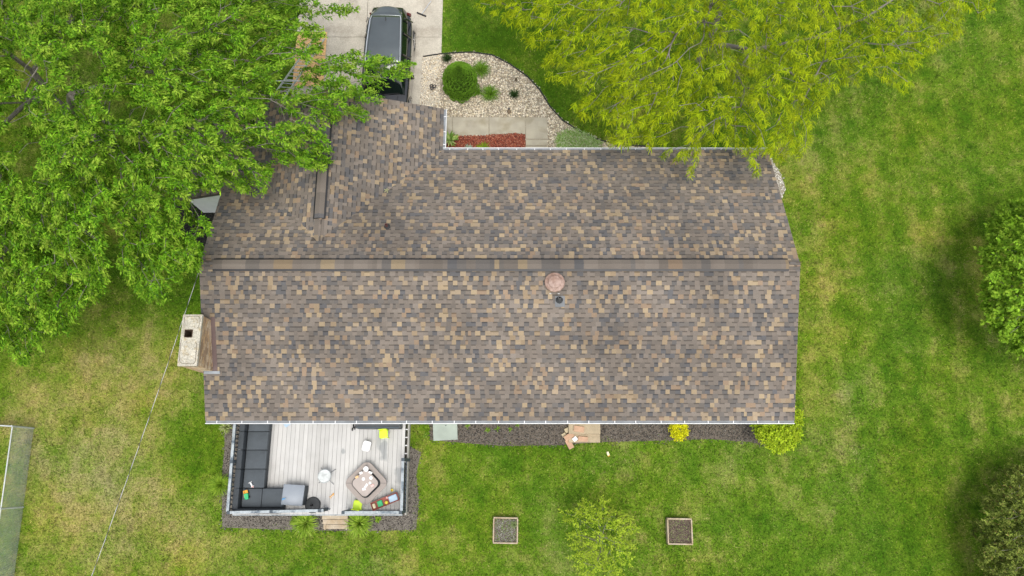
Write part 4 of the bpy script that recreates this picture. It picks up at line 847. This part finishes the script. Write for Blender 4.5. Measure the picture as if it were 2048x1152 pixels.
# glass side table
c = at(655, 952, DZ); gt = thing('side_table', 'small round glass topped side table in the middle of the deck', 'table', (c[0], c[1], DZ))
tb = MB(); tb.lathe([(.205, .40), (.21, .405), (.205, .412), (.001, .412)], n=36); tb.build('glass_top', mat('pale_glass', (.52, .55, .54), .15, var=.25, vs=9, fine=.0), gt, smooth=True)
rg = MB(); rg.tube([(.215 * math.cos(a_ * math.pi / 16), .215 * math.sin(a_ * math.pi / 16), .405) for a_ in range(33)], .009, 6); rg.build('rim', mat('mid_grey_metal', (.28, .31, .32), .5), gt, smooth=True)
for a_ in (40, -50, 130, 220): MB().tube([(.20 * math.cos(R(a_)), .20 * math.sin(R(a_)), .40), (.12 * math.cos(R(a_)), .12 * math.sin(R(a_)), .2), (.36 * math.cos(R(a_)), .36 * math.sin(R(a_)), .005)], .008, 6).build('leg', M_slate, gt)
# picnic play table
c = at(736, 966, DZ); pt = thing('picnic_table', 'taupe diamond shaped picnic table with ring bench on the deck', 'table', (c[0], c[1], DZ))
def rdiamond(r_, k, n=10):
    p = []
    for q in range(4):
        a0 = 90 * q; cx, cy = (r_ - k) * math.cos(R(a0)), (r_ - k) * math.sin(R(a0))
        for j in range(n + 1): a_ = R(a0 - 45 + 90 * j / n); p.append((cx + k * math.cos(a_) , cy + k * math.sin(a_)))
    return p
Mtp = mat('taupe_resin', (.31, .27, .245), .75, var=.06, fine=.12); Mtp2 = mat('tabletop_resin', (.38, .33, .30), .7, var=.06, fine=.10)
o_, i_ = rdiamond(.68, .22), rdiamond(.47, .17); n = len(o_); rb = MB()
for z0, z1 in ((.27, .33),):
    vs = [(x, y, z0) for x, y in o_] + [(x, y, z1) for x, y in o_] + [(x, y, z1) for x, y in i_] + [(x, y, z0) for x, y in i_]
    rb.add(vs, [(k_ * n + i, k_ * n + (i + 1) % n, ((k_ + 1) % 4) * n + (i + 1) % n, ((k_ + 1) % 4) * n + i) for k_ in range(4) for i in range(n)])
rb.build('ring_bench', Mtp, pt, bevel=.012)
for a_ in (0, 90, 180, 270): MB().box((.575 * math.cos(R(a_)), .575 * math.sin(R(a_)), .325), (.20, .010, .016), rz=R(a_)).build('bench_seam', M_wicker, pt)
inner = rdiamond(.42, .15); MB().prism(inner, .44, .48).build('tabletop', Mtp2, pt, bevel=.01)
MB().prism([(x * .6, y * .6) for x, y in inner], .0, .44).build('pedestal', Mtp, pt); MB().prism([(x * .93, y * .93) for x, y in i_], .05, .10).build('footwell', M_wicker, pt)
def on_table(u, v): q = at(u, v, DZ + .485); return q
k = 0
for u, v, r_ in ((732, 938, .085), (727, 958, .055), (742, 956, .055), (740, 966, .045)):
    q = on_table(u, v); tag(MB().lathe([(r_ * .6, 0), (r_, .012), (r_ * .96, .014), (r_ * .6, .004), (.001, .004)], q, 20).build('plate', P_white, smooth=True), ['largest white plate at the north corner of the picnic table', 'white plate left of centre on the picnic table', 'white plate right of centre on the picnic table', 'smallest white plate near the picnic table centre'][k], 'plate', 'white plates on the picnic table'); k += 1
for u, v, rz, sx, sy, l in ((722, 946, .4, .10, .07, 'white paper upper left on the picnic table'), (741, 945, -.3, .12, .06, 'white paper upper right on the picnic table'), (732, 972, 1.0, .16, .07, 'long white paper slanting near the south corner of the picnic table'), (728, 978, .2, .11, .08, 'white paper at the south corner of the picnic table')):
    q = on_table(u, v); o = MB().box((q[0], q[1], q[2] + .004), (sx, sy, .006), rz=rz).build('paper', P_white); tag(o, l, 'paper', 'papers on the picnic table')
for u, v, m_, l in ((714, 954, P_skin, 'peach toy block at the west side of the picnic table'), (745, 971, P_pink, 'pink toy block at the east side of the picnic table')):
    q = on_table(u, v); tag(MB().rbox((q[0], q[1], q[2] + .02), (.11, .07, .04), .015, rz=.5).build('toy_block', m_), l, 'toy')
# lime chairs
def chair(label, u, v, rz):
    c = at(u, v, DZ + .27); r_ = thing('child_chair', label, 'chair', (c[0], c[1], DZ), rz, 'lime chairs on the deck')
    MB().rbox((0, 0, .26), (.29, .29, .03), .06).build('seat', P_lime, r_, smooth=True); MB().rbox((0, .145, .40), (.27, .03, .27), .012).build('backrest', P_lime, r_, smooth=True)
    for x in (-.11, .11):
        for y in (-.11, .11): MB().tube([(x, y, .25), (x * 1.2, y * 1.2, 0)], .016, 8).build('leg', P_lime, r_)
chair('lime green child chair tucked under the eave by the covered bench', 767, 868, R(4)); chair('lime green child chair beside the front deck railing', 715, 1010, R(172))
c = at(733, 892, DZ + .2); r_ = thing('child_stool', 'white plastic stool with rounded seat on the deck', 'stool', (c[0], c[1], DZ), R(-12)); MB().rbox((0, 0, .22), (.27, .34, .03), .06).build('seat', P_white, r_, smooth=True)
for x in (-.1, .1):
    for y in (-.13, .13): MB().tube([(x, y, .21), (x, y, 0)], .016, 8).build('leg', P_white, r_)
# toy trough
c = at(770, 1003, DZ + .2); r_ = thing('toy_tray', 'long red wooden play tray of colourful bins in the deck corner', 'tray', (c[0], c[1], DZ), R(22))
fr = MB(); L_, W_ = .92, .26
for y in (-W_ / 2, W_ / 2): fr.box((0, y, .20), (L_, .02, .07))
for x in (-L_ / 2, L_ / 2): fr.box((x, 0, .20), (.02, W_, .07))
fr.box((0, 0, .17), (L_, W_, .015)); fr.build('frame', P_red, r_)
for x in (-.43, .43):
    for y in (-.11, .11): MB().box((x, y, .085), (.03, .03, .17)).build('leg', P_red, r_)
for nm, l, m_, x, sx, sy, h in (('toy_bin', 'pale blue bin at the right end of the red tray', P_lb, .29, .28, .20, .09), ('toy_bin', 'green bin in the red tray', P_green, -.17, .17, .19, .06), ('toy_block', 'cream block at the left end of the red tray', pm('cream', (.75, .65, .42)), -.38, .09, .15, .08)):
    o = thing(nm, l, 'bin' if nm == 'toy_bin' else 'toy', (c[0] + x * math.cos(R(22)), c[1] + x * math.sin(R(22)), DZ + .18), R(22)); MB().rbox((0, 0, h / 2), (sx, sy, h), .02).build('body', m_, o, smooth=True)
    if nm == 'toy_bin': MB().rbox((0, 0, h + .003), (sx * .8, sy * .75, .006), .02).build('contents', mat('bin_shade', tuple(x_ * .7 for x_ in ((.36, .48, .60) if m_ == P_lb else (.03, .42, .16)))) if False else m_, o)
for x, y, m_, l in ((.04, -.05, P_yel, 'round yellow ball in the red tray'), (.10, .09, P_pink, 'small pink ball in the red tray')):
    cx_, cy_ = c[0] + x * math.cos(R(22)) - y * math.sin(R(22)), c[1] + x * math.sin(R(22)) + y * math.cos(R(22)); rr_ = .06 if m_ == P_yel else .035
    tag(MB().lathe([(rr_ * math.sin(math.pi * k_ / 10) + .0005, rr_ - rr_ * math.cos(math.pi * k_ / 10)) for k_ in range(11)], (cx_, cy_, DZ + .18), 16).build('toy_ball', m_, smooth=True), l, 'ball')
c = at(785, 980, DZ); tag(MB().lathe([(.03, 0), (.045, .11), (.04, .11), (.028, .01), (.001, .01)], c, 16).build('toy_cup', P_yel, smooth=True), 'yellow cup behind the red play tray', 'cup')
# covered bench under the eave
xa, xb_ = at(711, 850, DZ + .5)[0], at(801, 850, DZ + .5)[0]; yb = at(750, 857, DZ + .5)[1]; r_ = thing('covered_bench', 'long dark grey covered bench mostly hidden under the eave', 'bench', ((xa + xb_) / 2, yb + .25, DZ))
part(MB().rbox(((xa + xb_) / 2, yb + .25, DZ + .27), (xb_ - xa, .5, .50), .04), 'cover', mat('grey_cover', (.075, .08, .085), .8), parent=r_, smooth=True); part(MB().box(((xa + xb_) / 2, yb + .03, DZ + .535), (xb_ - xa - .1, .05, .02)), 'cover_fold', M_slate, parent=r_)
c = at(708, 855, DZ + .1); r_ = thing('tricycle', 'small black wheeled toy beside the covered bench', 'toy', (c[0], c[1] , DZ))
MB().tube([(-.05, -.03, .08), (.08, .03, .20), (.14, .05, .22)], .018, 6).build('frame', M_black, r_)
for x, y in ((-.06, -.06), (.02, -.02), (-.03, .06)): MB().tube([(x - .015, y, .06), (x + .015, y, .06)], .055, 12).build('wheel', M_black, r_)
c = at(572, 848, DZ + .01); tag(MB().rbox((c[0] + .02, c[1] + .10, DZ + .02), (.30, .34, .03), .03, rz=R(38)).build('play_mat', P_lb), 'pale blue mat corner showing below the south gutter', 'mat')

# ---------------------------------------------------------------- other garden objects
def raised_bed(label, u, v):
    c = at(u, v, .25); r_ = thing('raised_bed', label, 'raised bed', (c[0], c[1], 0), R(-1), 'square wooden raised beds'); W_ = .80
    for k, (x, y) in enumerate(((0, -1), (1, 0), (0, 1), (-1, 0))):
        MB().box((x * W_ / 2, y * W_ / 2, .13), (W_ + .02 if x == 0 else .045, .045 if x == 0 else W_ - .05, .26)).build('side_board', M_tan, r_, bevel=.004)
    MB().box((0, 0, .10), (W_ - .05, W_ - .05, .20)).build('soil', M_soil, r_); return r_, c
for l, u, v, cols in (('square wooden raised bed of grey soil and sprouts left of the young tree', 1011, 1061, [(.20, .19, .16), (.12, .10, .08), (.30, .29, .25), (.16, .22, .06)]), ('square wooden raised bed of brown soil right of the young tree', 1360, 1063, [(.13, .09, .07), (.17, .13, .10), (.10, .07, .055), (.2, .22, .09)])):
    r_, c = raised_bed(l, u, v)
    o = pebbles('soil_crumbs', 'x', rect(c[0] - .36, c[1] - .36, c[0] + .36, c[1] + .36), 1500, .018, cols, z=.20, flat=.4, edge=.0, mtl=M_mulch)
    for k_ in ('label', 'category'): del o[k_]
    o.data.transform(Matrix.Translation((-c[0], -c[1], 0))); o.parent = r_; o['kind'] = 'stuff'
clump('small_plant', 'pale green sprout in the corner of the left raised bed', 1028, 1048, .14, .16, 60, [(.2, .27, .1), (.26, .32, .14)], .012)
for o in bpy.data.objects:
    if o.get('label', '').startswith('pale green sprout'): o.location.z = .2
# cover panel and step with pavers
c = at(890, 864, .1); r_ = thing('utility_cover', 'pale green grey square cover lying at the west end of the south bed', 'cover', (c[0], c[1] + .12, 0), R(3))
MB().rbox((0, 0, .05), (.85, .80, .10), .02).build('panel', mat('pale_green_panel', (.32, .37, .32), .7, var=.10, vs=3, fine=.08), r_); MB().lathe([(.02, .1), (.018, .115), (.001, .115)], (.03, .1, 0), 12).build('knob', M_slate, r_)
st = thing('back_step', 'pale concrete double step below the south gutter', 'step', (*at(1168, 866)[:2], 0)); Mstep = mat('step_concrete', (.38, .31, .21), .9, var=.12, vs=4, fine=.18, fs=40)
x0, x1 = at(1137, 870, .15)[0], at(1200, 870, .15)[0]; ya, yb, yc = at(1160, 885, .15)[1], at(1160, 868, .25)[1], HY0 + .49
part(MB().box(((x0 + x1) / 2, (ya + yb) / 2, .08), (x1 - x0, yb - ya, .16)), 'lower_tread', Mstep, parent=st, bevel=.008); part(MB().box(((x0 + x1) / 2, (yb + yc) / 2 + .002, .15), (x1 - x0, yc - yb, .30)), 'upper_tread', Mstep, parent=st, bevel=.008)
Mpv = mat('salmon_block', (.47, .30, .20), .9, var=.12, vs=5, fine=.12); Mpv2 = mat('cream_block', (.50, .42, .28), .9, var=.1, fine=.12)
for u, v, zz, sx, sy, rz, m_, l in ((1158, 858, .30, .36, .20, -8, Mpv, 'salmon block on the upper concrete step'), (1166, 878, .16, .34, .17, -6, Mpv, 'salmon block on the lower concrete step'), (1139, 888, 0, .34, .19, -62, Mpv, 'salmon block lying on the grass at the pile'),
        (1138, 873, .10, .34, .19, 32, Mpv, 'salmon block on top of the leaning pile beside the step'), (1135, 860, .05, .20, .16, 28, Mpv2, 'cream square block at the top of the pile'), (1128, 870, 0, .15, .13, 30, Mpv2, 'small cream block at the left of the pile'), (1150, 878, .16, .16, .14, 40, P_white, 'white crumpled bag among the blocks')):
    c = at(u, v, zz + .06); tag(MB().rbox((c[0], c[1], zz + .04), (sx, sy, .07), .012, rz=R(rz)).build('paver_block' if m_ != P_white else 'paper_bag', m_, bevel=.004), l, 'block' if m_ != P_white else 'bag', 'loose blocks by the back step' if m_ != P_white else None)
c = at(1216, 907, .05); r_ = thing('lawn_toy', 'small cream and orange toy lying on the back lawn', 'toy', (c[0], c[1], .0), R(-75)); MB().rbox((0, 0, .05), (.13, .08, .06), .02).build('body', pm('cream', (.75, .65, .42)), r_); MB().rbox((.08, 0, .045), (.04, .06, .04), .01).build('cap', P_or, r_)

# stone bed ornaments
c = at(866, 176, 0); r_ = thing('metal_ornament', 'dark wrought metal figure standing in the stones beside the driveway', 'ornament', c); Mo = mat('dark_iron', (.05, .05, .055), .6, metal=.3)
for a0, x, y in ((0, -.05, .05), (1, .07, .02), (2, -.03, -.09)):
    MB().tube([(x + .06 * math.cos(t * .7), y + .06 * math.sin(t * .7), .08 + .03 * a0) for t in range(10)], .018, 6).build('scroll', Mo, r_, smooth=True)
MB().tube([(0, 0, 0), (.01, 0, .2)], .02, 6).build('stem', Mo, r_)
c = at(1018, 224, 0); r_ = thing('garden_figurine', 'small brown and grey figurine near the concrete walk', 'figurine', c)
MB().lathe([(.07, 0), (.08, .05), (.06, .12), (.03, .16), (.001, .165)], n=14, sy=1.3).build('body', mat('brown_stone', (.16, .12, .08), .8), r_, smooth=True); MB().lathe([(.001, .13), (.04, .15), (.04, .2), (.001, .22)], (0, .05, 0), 12).build('head', mat('dark_iron'), r_, smooth=True)
# push broom, plywood, ladder
r_ = thing('push_broom', 'black headed push broom lying at the driveway edge', 'broom', at(848, 20)); p0, p1 = at(862, 2, .05), at(843, 29, .05)
part(MB().tube([p0, p1], .017, 8), 'handle', M_alu, parent=r_); a_ = math.atan2(p1[1] - p0[1], p1[0] - p0[0]) + math.pi / 2; part(MB().box((p1[0], p1[1], .05), (.42, .05, .05), rz=a_ + .1), 'head', M_black, parent=r_)
q = [at(649, 133, .06), at(652, 58, .06)]; hx = q[0][0]
tag(MB().box((hx - .61, (q[0][1] + q[1][1]) / 2 - .5, .055), (1.22, 2.44, .02)).build('plywood_sheet', M_osb), 'orange strand board sheet lying on the driveway under the maple', 'board')
r_ = thing('extension_ladder', 'aluminium ladder with stabiliser leaning on the garage eave under the maple', 'ladder', at(640, 75)); p0 = Vector(at(640, 75, .02)); p1 = Vector(at(560, 190, 2.75)); U = (p1 - p0).normalized(); S_ = Vector((U.y, -U.x, 0)).normalized() * .21
for k_ in (-1, 1): part(MB().tube([p0 + S_ * k_, p1 + U * .4 + S_ * k_], .035, 6), 'rail', M_alu, parent=r_)
LL = (p1 - p0).length
for k_ in range(int(LL / .3)): c = p0 + U * (.2 + k_ * .3); part(MB().tube([c - S_, c + S_], .017, 6), 'rung', M_alu, parent=r_)
c = p0 + U * (LL * .80); S2 = S_.normalized(); part(MB().tube([c - Vector((.6, 0, 0)) + Vector((0, 0, .08)), c + Vector((.6, 0, 0)) + Vector((0, 0, .08))], .022, 8), 'stabiliser', M_alu, parent=r_)
# leaf on the roof
c = at(774, 383, 3.2); zz = zN(c[1]) + .03; lf = MB()
for a_ in (20, 80, 150, 215, 300): lf.add([(c[0], c[1], zz), (c[0] + .05 * math.cos(R(a_ - 20)), c[1] + .05 * math.sin(R(a_ - 20)), zz + .02), (c[0] + .11 * math.cos(R(a_)), c[1] + .11 * math.sin(R(a_)), zz + .01), (c[0] + .05 * math.cos(R(a_ + 20)), c[1] + .05 * math.sin(R(a_ + 20)), zz + .02)], [(0, 1, 2, 3)], (.42, .42, .22))
tag(lf.build('fallen_leaf', M_leaf), 'pale upturned leaf sprig lying on the north roof slope', 'leaf')

# service cable: twisted white and black
pA, pB = Vector(at(397, 545, 3.9)), Vector(at(180, 1152, 4.2)); d_ = pB - pA; end = pA + d_ * 1.5; n = 60; cb = []
for i in range(n + 1):
    t = i / n; p = pA + (end - pA) * t; p.z = 3.9 + .6 * t - 1.4 * t * (1 - t) * .6; cb.append(p)
# keep the ground track straight in plan
r_ = thing('service_cable', 'twisted overhead service cable running from the west gable across the back lawn', 'cable', pA)
part(MB().tube(cb, .0065, 6), 'bearer_wire', mat('pale_wire', (.62, .62, .60), .5), parent=r_)
tw = MB(); pts = []; L_ = (end - pA).length; S_ = Vector((d_.y, -d_.x, 0)).normalized(); st_ = 400
for i in range(st_ + 1):
    t = i / st_; f = t * n; j = min(int(f), n - 1); p = cb[j].lerp(cb[j + 1], f - j); a_ = t * L_ * 2 * math.pi / .85; pts.append(p + (S_ * math.cos(a_) + Vector((0, 0, 1)) * math.sin(a_)) * .012)
tw.tube(pts, .0085, 5); part(tw, 'insulated_wire', M_black, parent=r_)

# ---------------------------------------------------------------- chain link fence
fn = thing('chain_link_fence', 'galvanised chain link fence at the left edge of the lawn', 'fence', at(67, 857)); FH = 1.1
fA = Vector((-16.78, 1.50, 0)); fB = Vector((-16.55, -5.2, 0)); fC = Vector((-24, 1.9, 0))
def frun(a, b, posts):
    U = (b - a).normalized(); L_ = (b - a).length
    part(MB().tube([a + Vector((0, 0, FH)), b + Vector((0, 0, FH))], .022, 8), 'top_rail', M_steel, parent=fn)
    for t in posts: q = a + U * t; part(MB().tube([q, q + Vector((0, 0, FH + .05))], .03, 10), 'post', M_steel, parent=fn)
    V = []; F_ = []; s = .058; k = -int(FH / s)
    w_ = .0030; nrm_ = Vector((-U.y, U.x, 0))
    while k * s < L_:
        for sg in (1, -1):
            x0 = k * s; x1 = x0 + FH; z0, z1 = (0, FH) if sg > 0 else (FH, 0)
            if x0 < 0: z0 = z0 + sg * (-x0); x0 = 0
            if x1 > L_: z1 = z1 - sg * (x1 - L_); x1 = L_
            if x1 - x0 < .02: continue
            p = a + U * x0; q = a + U * x1; p.z = z0 + .0; q.z = z1; o_ = nrm_ * (.003 * sg)
            t_ = (q - p).normalized(); n2 = t_.cross(nrm_) * w_; n1 = nrm_ * w_; b0 = len(V)
            for c_ in (p, q): V += [tuple(c_ + o_ + n2 * 1.2), tuple(c_ + o_ - n2 * .6 + n1), tuple(c_ + o_ - n2 * .6 - n1)]
            F_ += [(b0, b0 + 1, b0 + 4, b0 + 3), (b0 + 1, b0 + 2, b0 + 5, b0 + 4), (b0 + 2, b0, b0 + 3, b0 + 5)]
        k += 1
    link('wire_mesh', np_mesh('wire_mesh', V, F_), M_steel, fn, world=True)
frun(fA, fB, (0, 2.65, 5.3)); frun(fA, fC, (3,))

# ---------------------------------------------------------------- car
car = thing('parked_car', 'black sport utility car with silver roof rails parked nose to the garage', 'car', (0, 0, 0))
def lerp(a_, b_, t): return a_ + (b_ - a_) * t
CL, CW = 4.75, .94
# stations from rear (y=+2.37) to nose (y=-2.37): half width sill, half width belt, belt z, bottom z
stt = [(2.31, .50, .54, .80, .42), (2.27, .68, .70, .92, .34), (2.08, .84, .85, 1.00, .28), (1.5, .93, .92, 1.04, .24), (.5, .94, .93, 1.03, .22), (-.5, .94, .93, 1.01, .22), (-1.05, .93, .92, 1.00, .23), (-1.6, .92, .89, .95, .26), (-2.05, .86, .82, .86, .28), (-2.3, .72, .70, .74, .34), (-2.38, .55, .55, .62, .42)]
V = []; prof_n = 11
for y, ws_, wb, zb_, z0 in stt:
    pr = [(0, z0), (ws_ * .8, z0), (ws_ * .97, z0 + .08), (ws_, z0 + .22), (ws_ * 1.0, lerp(z0, zb_, .62)), (wb, zb_ - .06), (wb * .97, zb_ - .01), (wb * .90, zb_ + .012), (wb * .62, zb_ + .03), (wb * .3, zb_ + .042), (0, zb_ + .045)]
    ring_ = [(x, y, z_) for x, z_ in pr] + [(-x, y, z_) for x, z_ in pr[-2:0:-1]]
    V += ring_
m = 2 * prof_n - 2; F_ = []
for j in range(len(stt) - 1):
    for i in range(m): F_.append((j * m + i, j * m + (i + 1) % m, (j + 1) * m + (i + 1) % m, (j + 1) * m + i))
F_ += [tuple(range(m)), tuple(reversed(range((len(stt) - 1) * m, len(stt) * m)))]
b = MB(); b.add(V, F_); bo = b.build('body', M_car, car, smooth=True); sm = bo.modifiers.new('s', 'SUBSURF'); sm.levels = sm.render_levels = 2
# greenhouse: glass volume and roof skin
gst = [(2.29, .64, .54, 1.02, 1.22), (2.17, .74, .56, 1.03, 1.50), (1.78, .82, .57, 1.03, 1.63), (1.0, .87, .62, 1.03, 1.70), (.2, .88, .65, 1.02, 1.715), (-.35, .87, .64, 1.01, 1.66), (-.62, .86, .62, 1.01, 1.56), (-1.0, .84, .66, 1.0, 1.28), (-1.32, .80, .70, .99, 1.03)]
def green(z_off, top_only, s_=1.0):
    V = []; n_ = 9
    for y, wb, wt, z0, z1 in gst:
        pr = [(0, z0), (wb, z0), (lerp(wb, wt, .35), lerp(z0, z1, .42)), (lerp(wb, wt, .78), lerp(z0, z1, .82)), (wt * 1.04, lerp(z0, z1, .94)), (wt * .93, z1 - .005), (wt * .6, z1 + .02), (wt * .3, z1 + .028), (0, z1 + .03)]
        V += [(x, y, z_) for x, z_ in pr] + [(-x, y, z_) for x, z_ in pr[-2:0:-1]]
    m = 2 * n_ - 2; F_ = [(j * m + i, j * m + (i + 1) % m, (j + 1) * m + (i + 1) % m, (j + 1) * m + i) for j in range(len(gst) - 1) for i in range(m)]
    F_ += [tuple(range(m)), tuple(reversed(range((len(gst) - 1) * m, len(gst) * m)))]; return V, F_
V, F_ = green(0, False); b = MB(); b.add(V, F_); go = b.build('glasshouse', M_carglass, car, smooth=True); sm = go.modifiers.new('s', 'SUBSURF'); sm.levels = sm.render_levels = 2
def skin(y0, y1, m_, name, k0=.0, wt_k=1.06, dz=.035, ny=10, arc=0.0):
    """curved panel following the roof line"""
    ysq = [g_[0] for g_ in gst][::-1]; wts = [g_[2] for g_ in gst][::-1]; zs = [g_[4] for g_ in gst][::-1]; b = MB(); V = []; nx_ = 10
    for j in range(ny + 1):
        y = lerp(y0, y1, j / ny); w_ = float(np.interp(y, ysq, wts)) * wt_k; z_ = float(np.interp(y, ysq, zs))
        for i in range(nx_ + 1): t = i / nx_ * 2 - 1; V.append((w_ * t * (1 - arc * .5 * j / ny), y - arc * (j / ny) * abs(t) ** 2.2 * .9, z_ + dz + .012 - .03 * abs(t) ** 2.5))
    F_ = [(j * (nx_ + 1) + i, j * (nx_ + 1) + i + 1, (j + 1) * (nx_ + 1) + i + 1, (j + 1) * (nx_ + 1) + i) for j in range(ny) for i in range(nx_)]
    b.add(V, F_); o = b.build(name, m_, car, smooth=True); s2 = o.modifiers.new('t', 'SOLIDIFY'); s2.thickness = .03; s2.offset = -1; return o
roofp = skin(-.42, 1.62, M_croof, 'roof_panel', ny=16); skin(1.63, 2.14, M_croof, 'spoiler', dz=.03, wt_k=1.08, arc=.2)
for k_ in (-1, 1):
    MB().tube([(k_ * .545, 1.62, 1.68), (k_ * .585, 1.4, 1.75), (k_ * .63, .4, 1.785), (k_ * .65, -.3, 1.745), (k_ * .645, -.45, 1.69)], .022, 8).build('roof_rail', M_chrome, car, smooth=True)
    for y0, y1 in ((.15, -.0), (1.05, .92), (1.75, 1.55)):
        pts_ = [(k_ * .905, y0 + .05, 1.04), (k_ * .70, y1, 1.63)]; MB().tube(pts_, .035, 6).build('pillar', M_car, car)
    mb2 = MB(); mb2.rbox((k_ * 1.02, -.62, 1.08), (.20, .12, .15), .04); mb2.build('mirror', M_car, car, smooth=True)
    for y in (1.42, -1.48):
        w_ = MB(); w_.tube([(k_ * .70, y, .35), (k_ * .915, y, .35)], .35, 28); wo_ = w_.build('wheel', M_tyre, car, smooth=True)
        rm = MB(); rm.tube([(k_ * .90, y, .35), (k_ * .922, y, .35)], .05, 12)
        for q in range(10): a_ = q * math.pi / 5; rm.box((k_ * .922, y + .14 * math.cos(a_), .35 + .14 * math.sin(a_)), (.012, .24, .035), rx=a_)
        rm.build('rim', M_chrome, wo_)
        ar = MB(); ar.tube([(k_ * .905, y + .40 * math.cos(R(a_)), .35 + .40 * math.sin(R(a_))) for a_ in range(-10, 191, 20)], .035, 8); ar.build('wheel_arch', M_car, car, smooth=True)
    hl = MB(); hl.rbox((k_ * .66, -2.20, .80), (.28, .22, .06), .05, rz=k_ * R(28)); hl.build('headlight', mat('lamp_glass', (.7, .72, .74), .1, var=0, fine=0), car, smooth=True)
    tl = MB(); tl.rbox((k_ * .72, 2.22, .93), (.20, .10, .12), .03, rz=-k_ * R(20)); tl.build('tail_lamp', mat('red_lamp', (.09, .006, .006), .2, var=0, fine=0), car, smooth=True)
MB().add([(-.012, 1.52, 1.73), (.012, 1.52, 1.73), (.012, 1.36, 1.735), (-.012, 1.36, 1.735), (0, 1.50, 1.80)], [(3, 2, 1, 0), (0, 1, 4), (1, 2, 4), (2, 3, 4), (3, 0, 4)]).build('antenna', M_black, car)
MB().tube([(-.6, -1.30, 1.045), (0, -1.36, 1.06), (.6, -1.30, 1.045)], .012, 6).build('wiper', M_black, car)
MB().box((0, 2.30, .55), (1.3, .06, .18)).build('rear_bumper', M_black, car, bevel=.02); MB().box((0, -2.37, .55), (1.0, .05, .22)).build('grille', M_black, car, bevel=.02)
for x in (-.52, .52): MB().tube([(x, -1.40, 1.045), (x * .95, -1.9, .96), (x * .8, -2.25, .80)], .008, 5).build('bonnet_crease', M_car, car)
car.location = (at(768, 60, 1.7)[0] + .02, 15.27, .02); car.rotation_euler = (0, 0, R(-1.2))
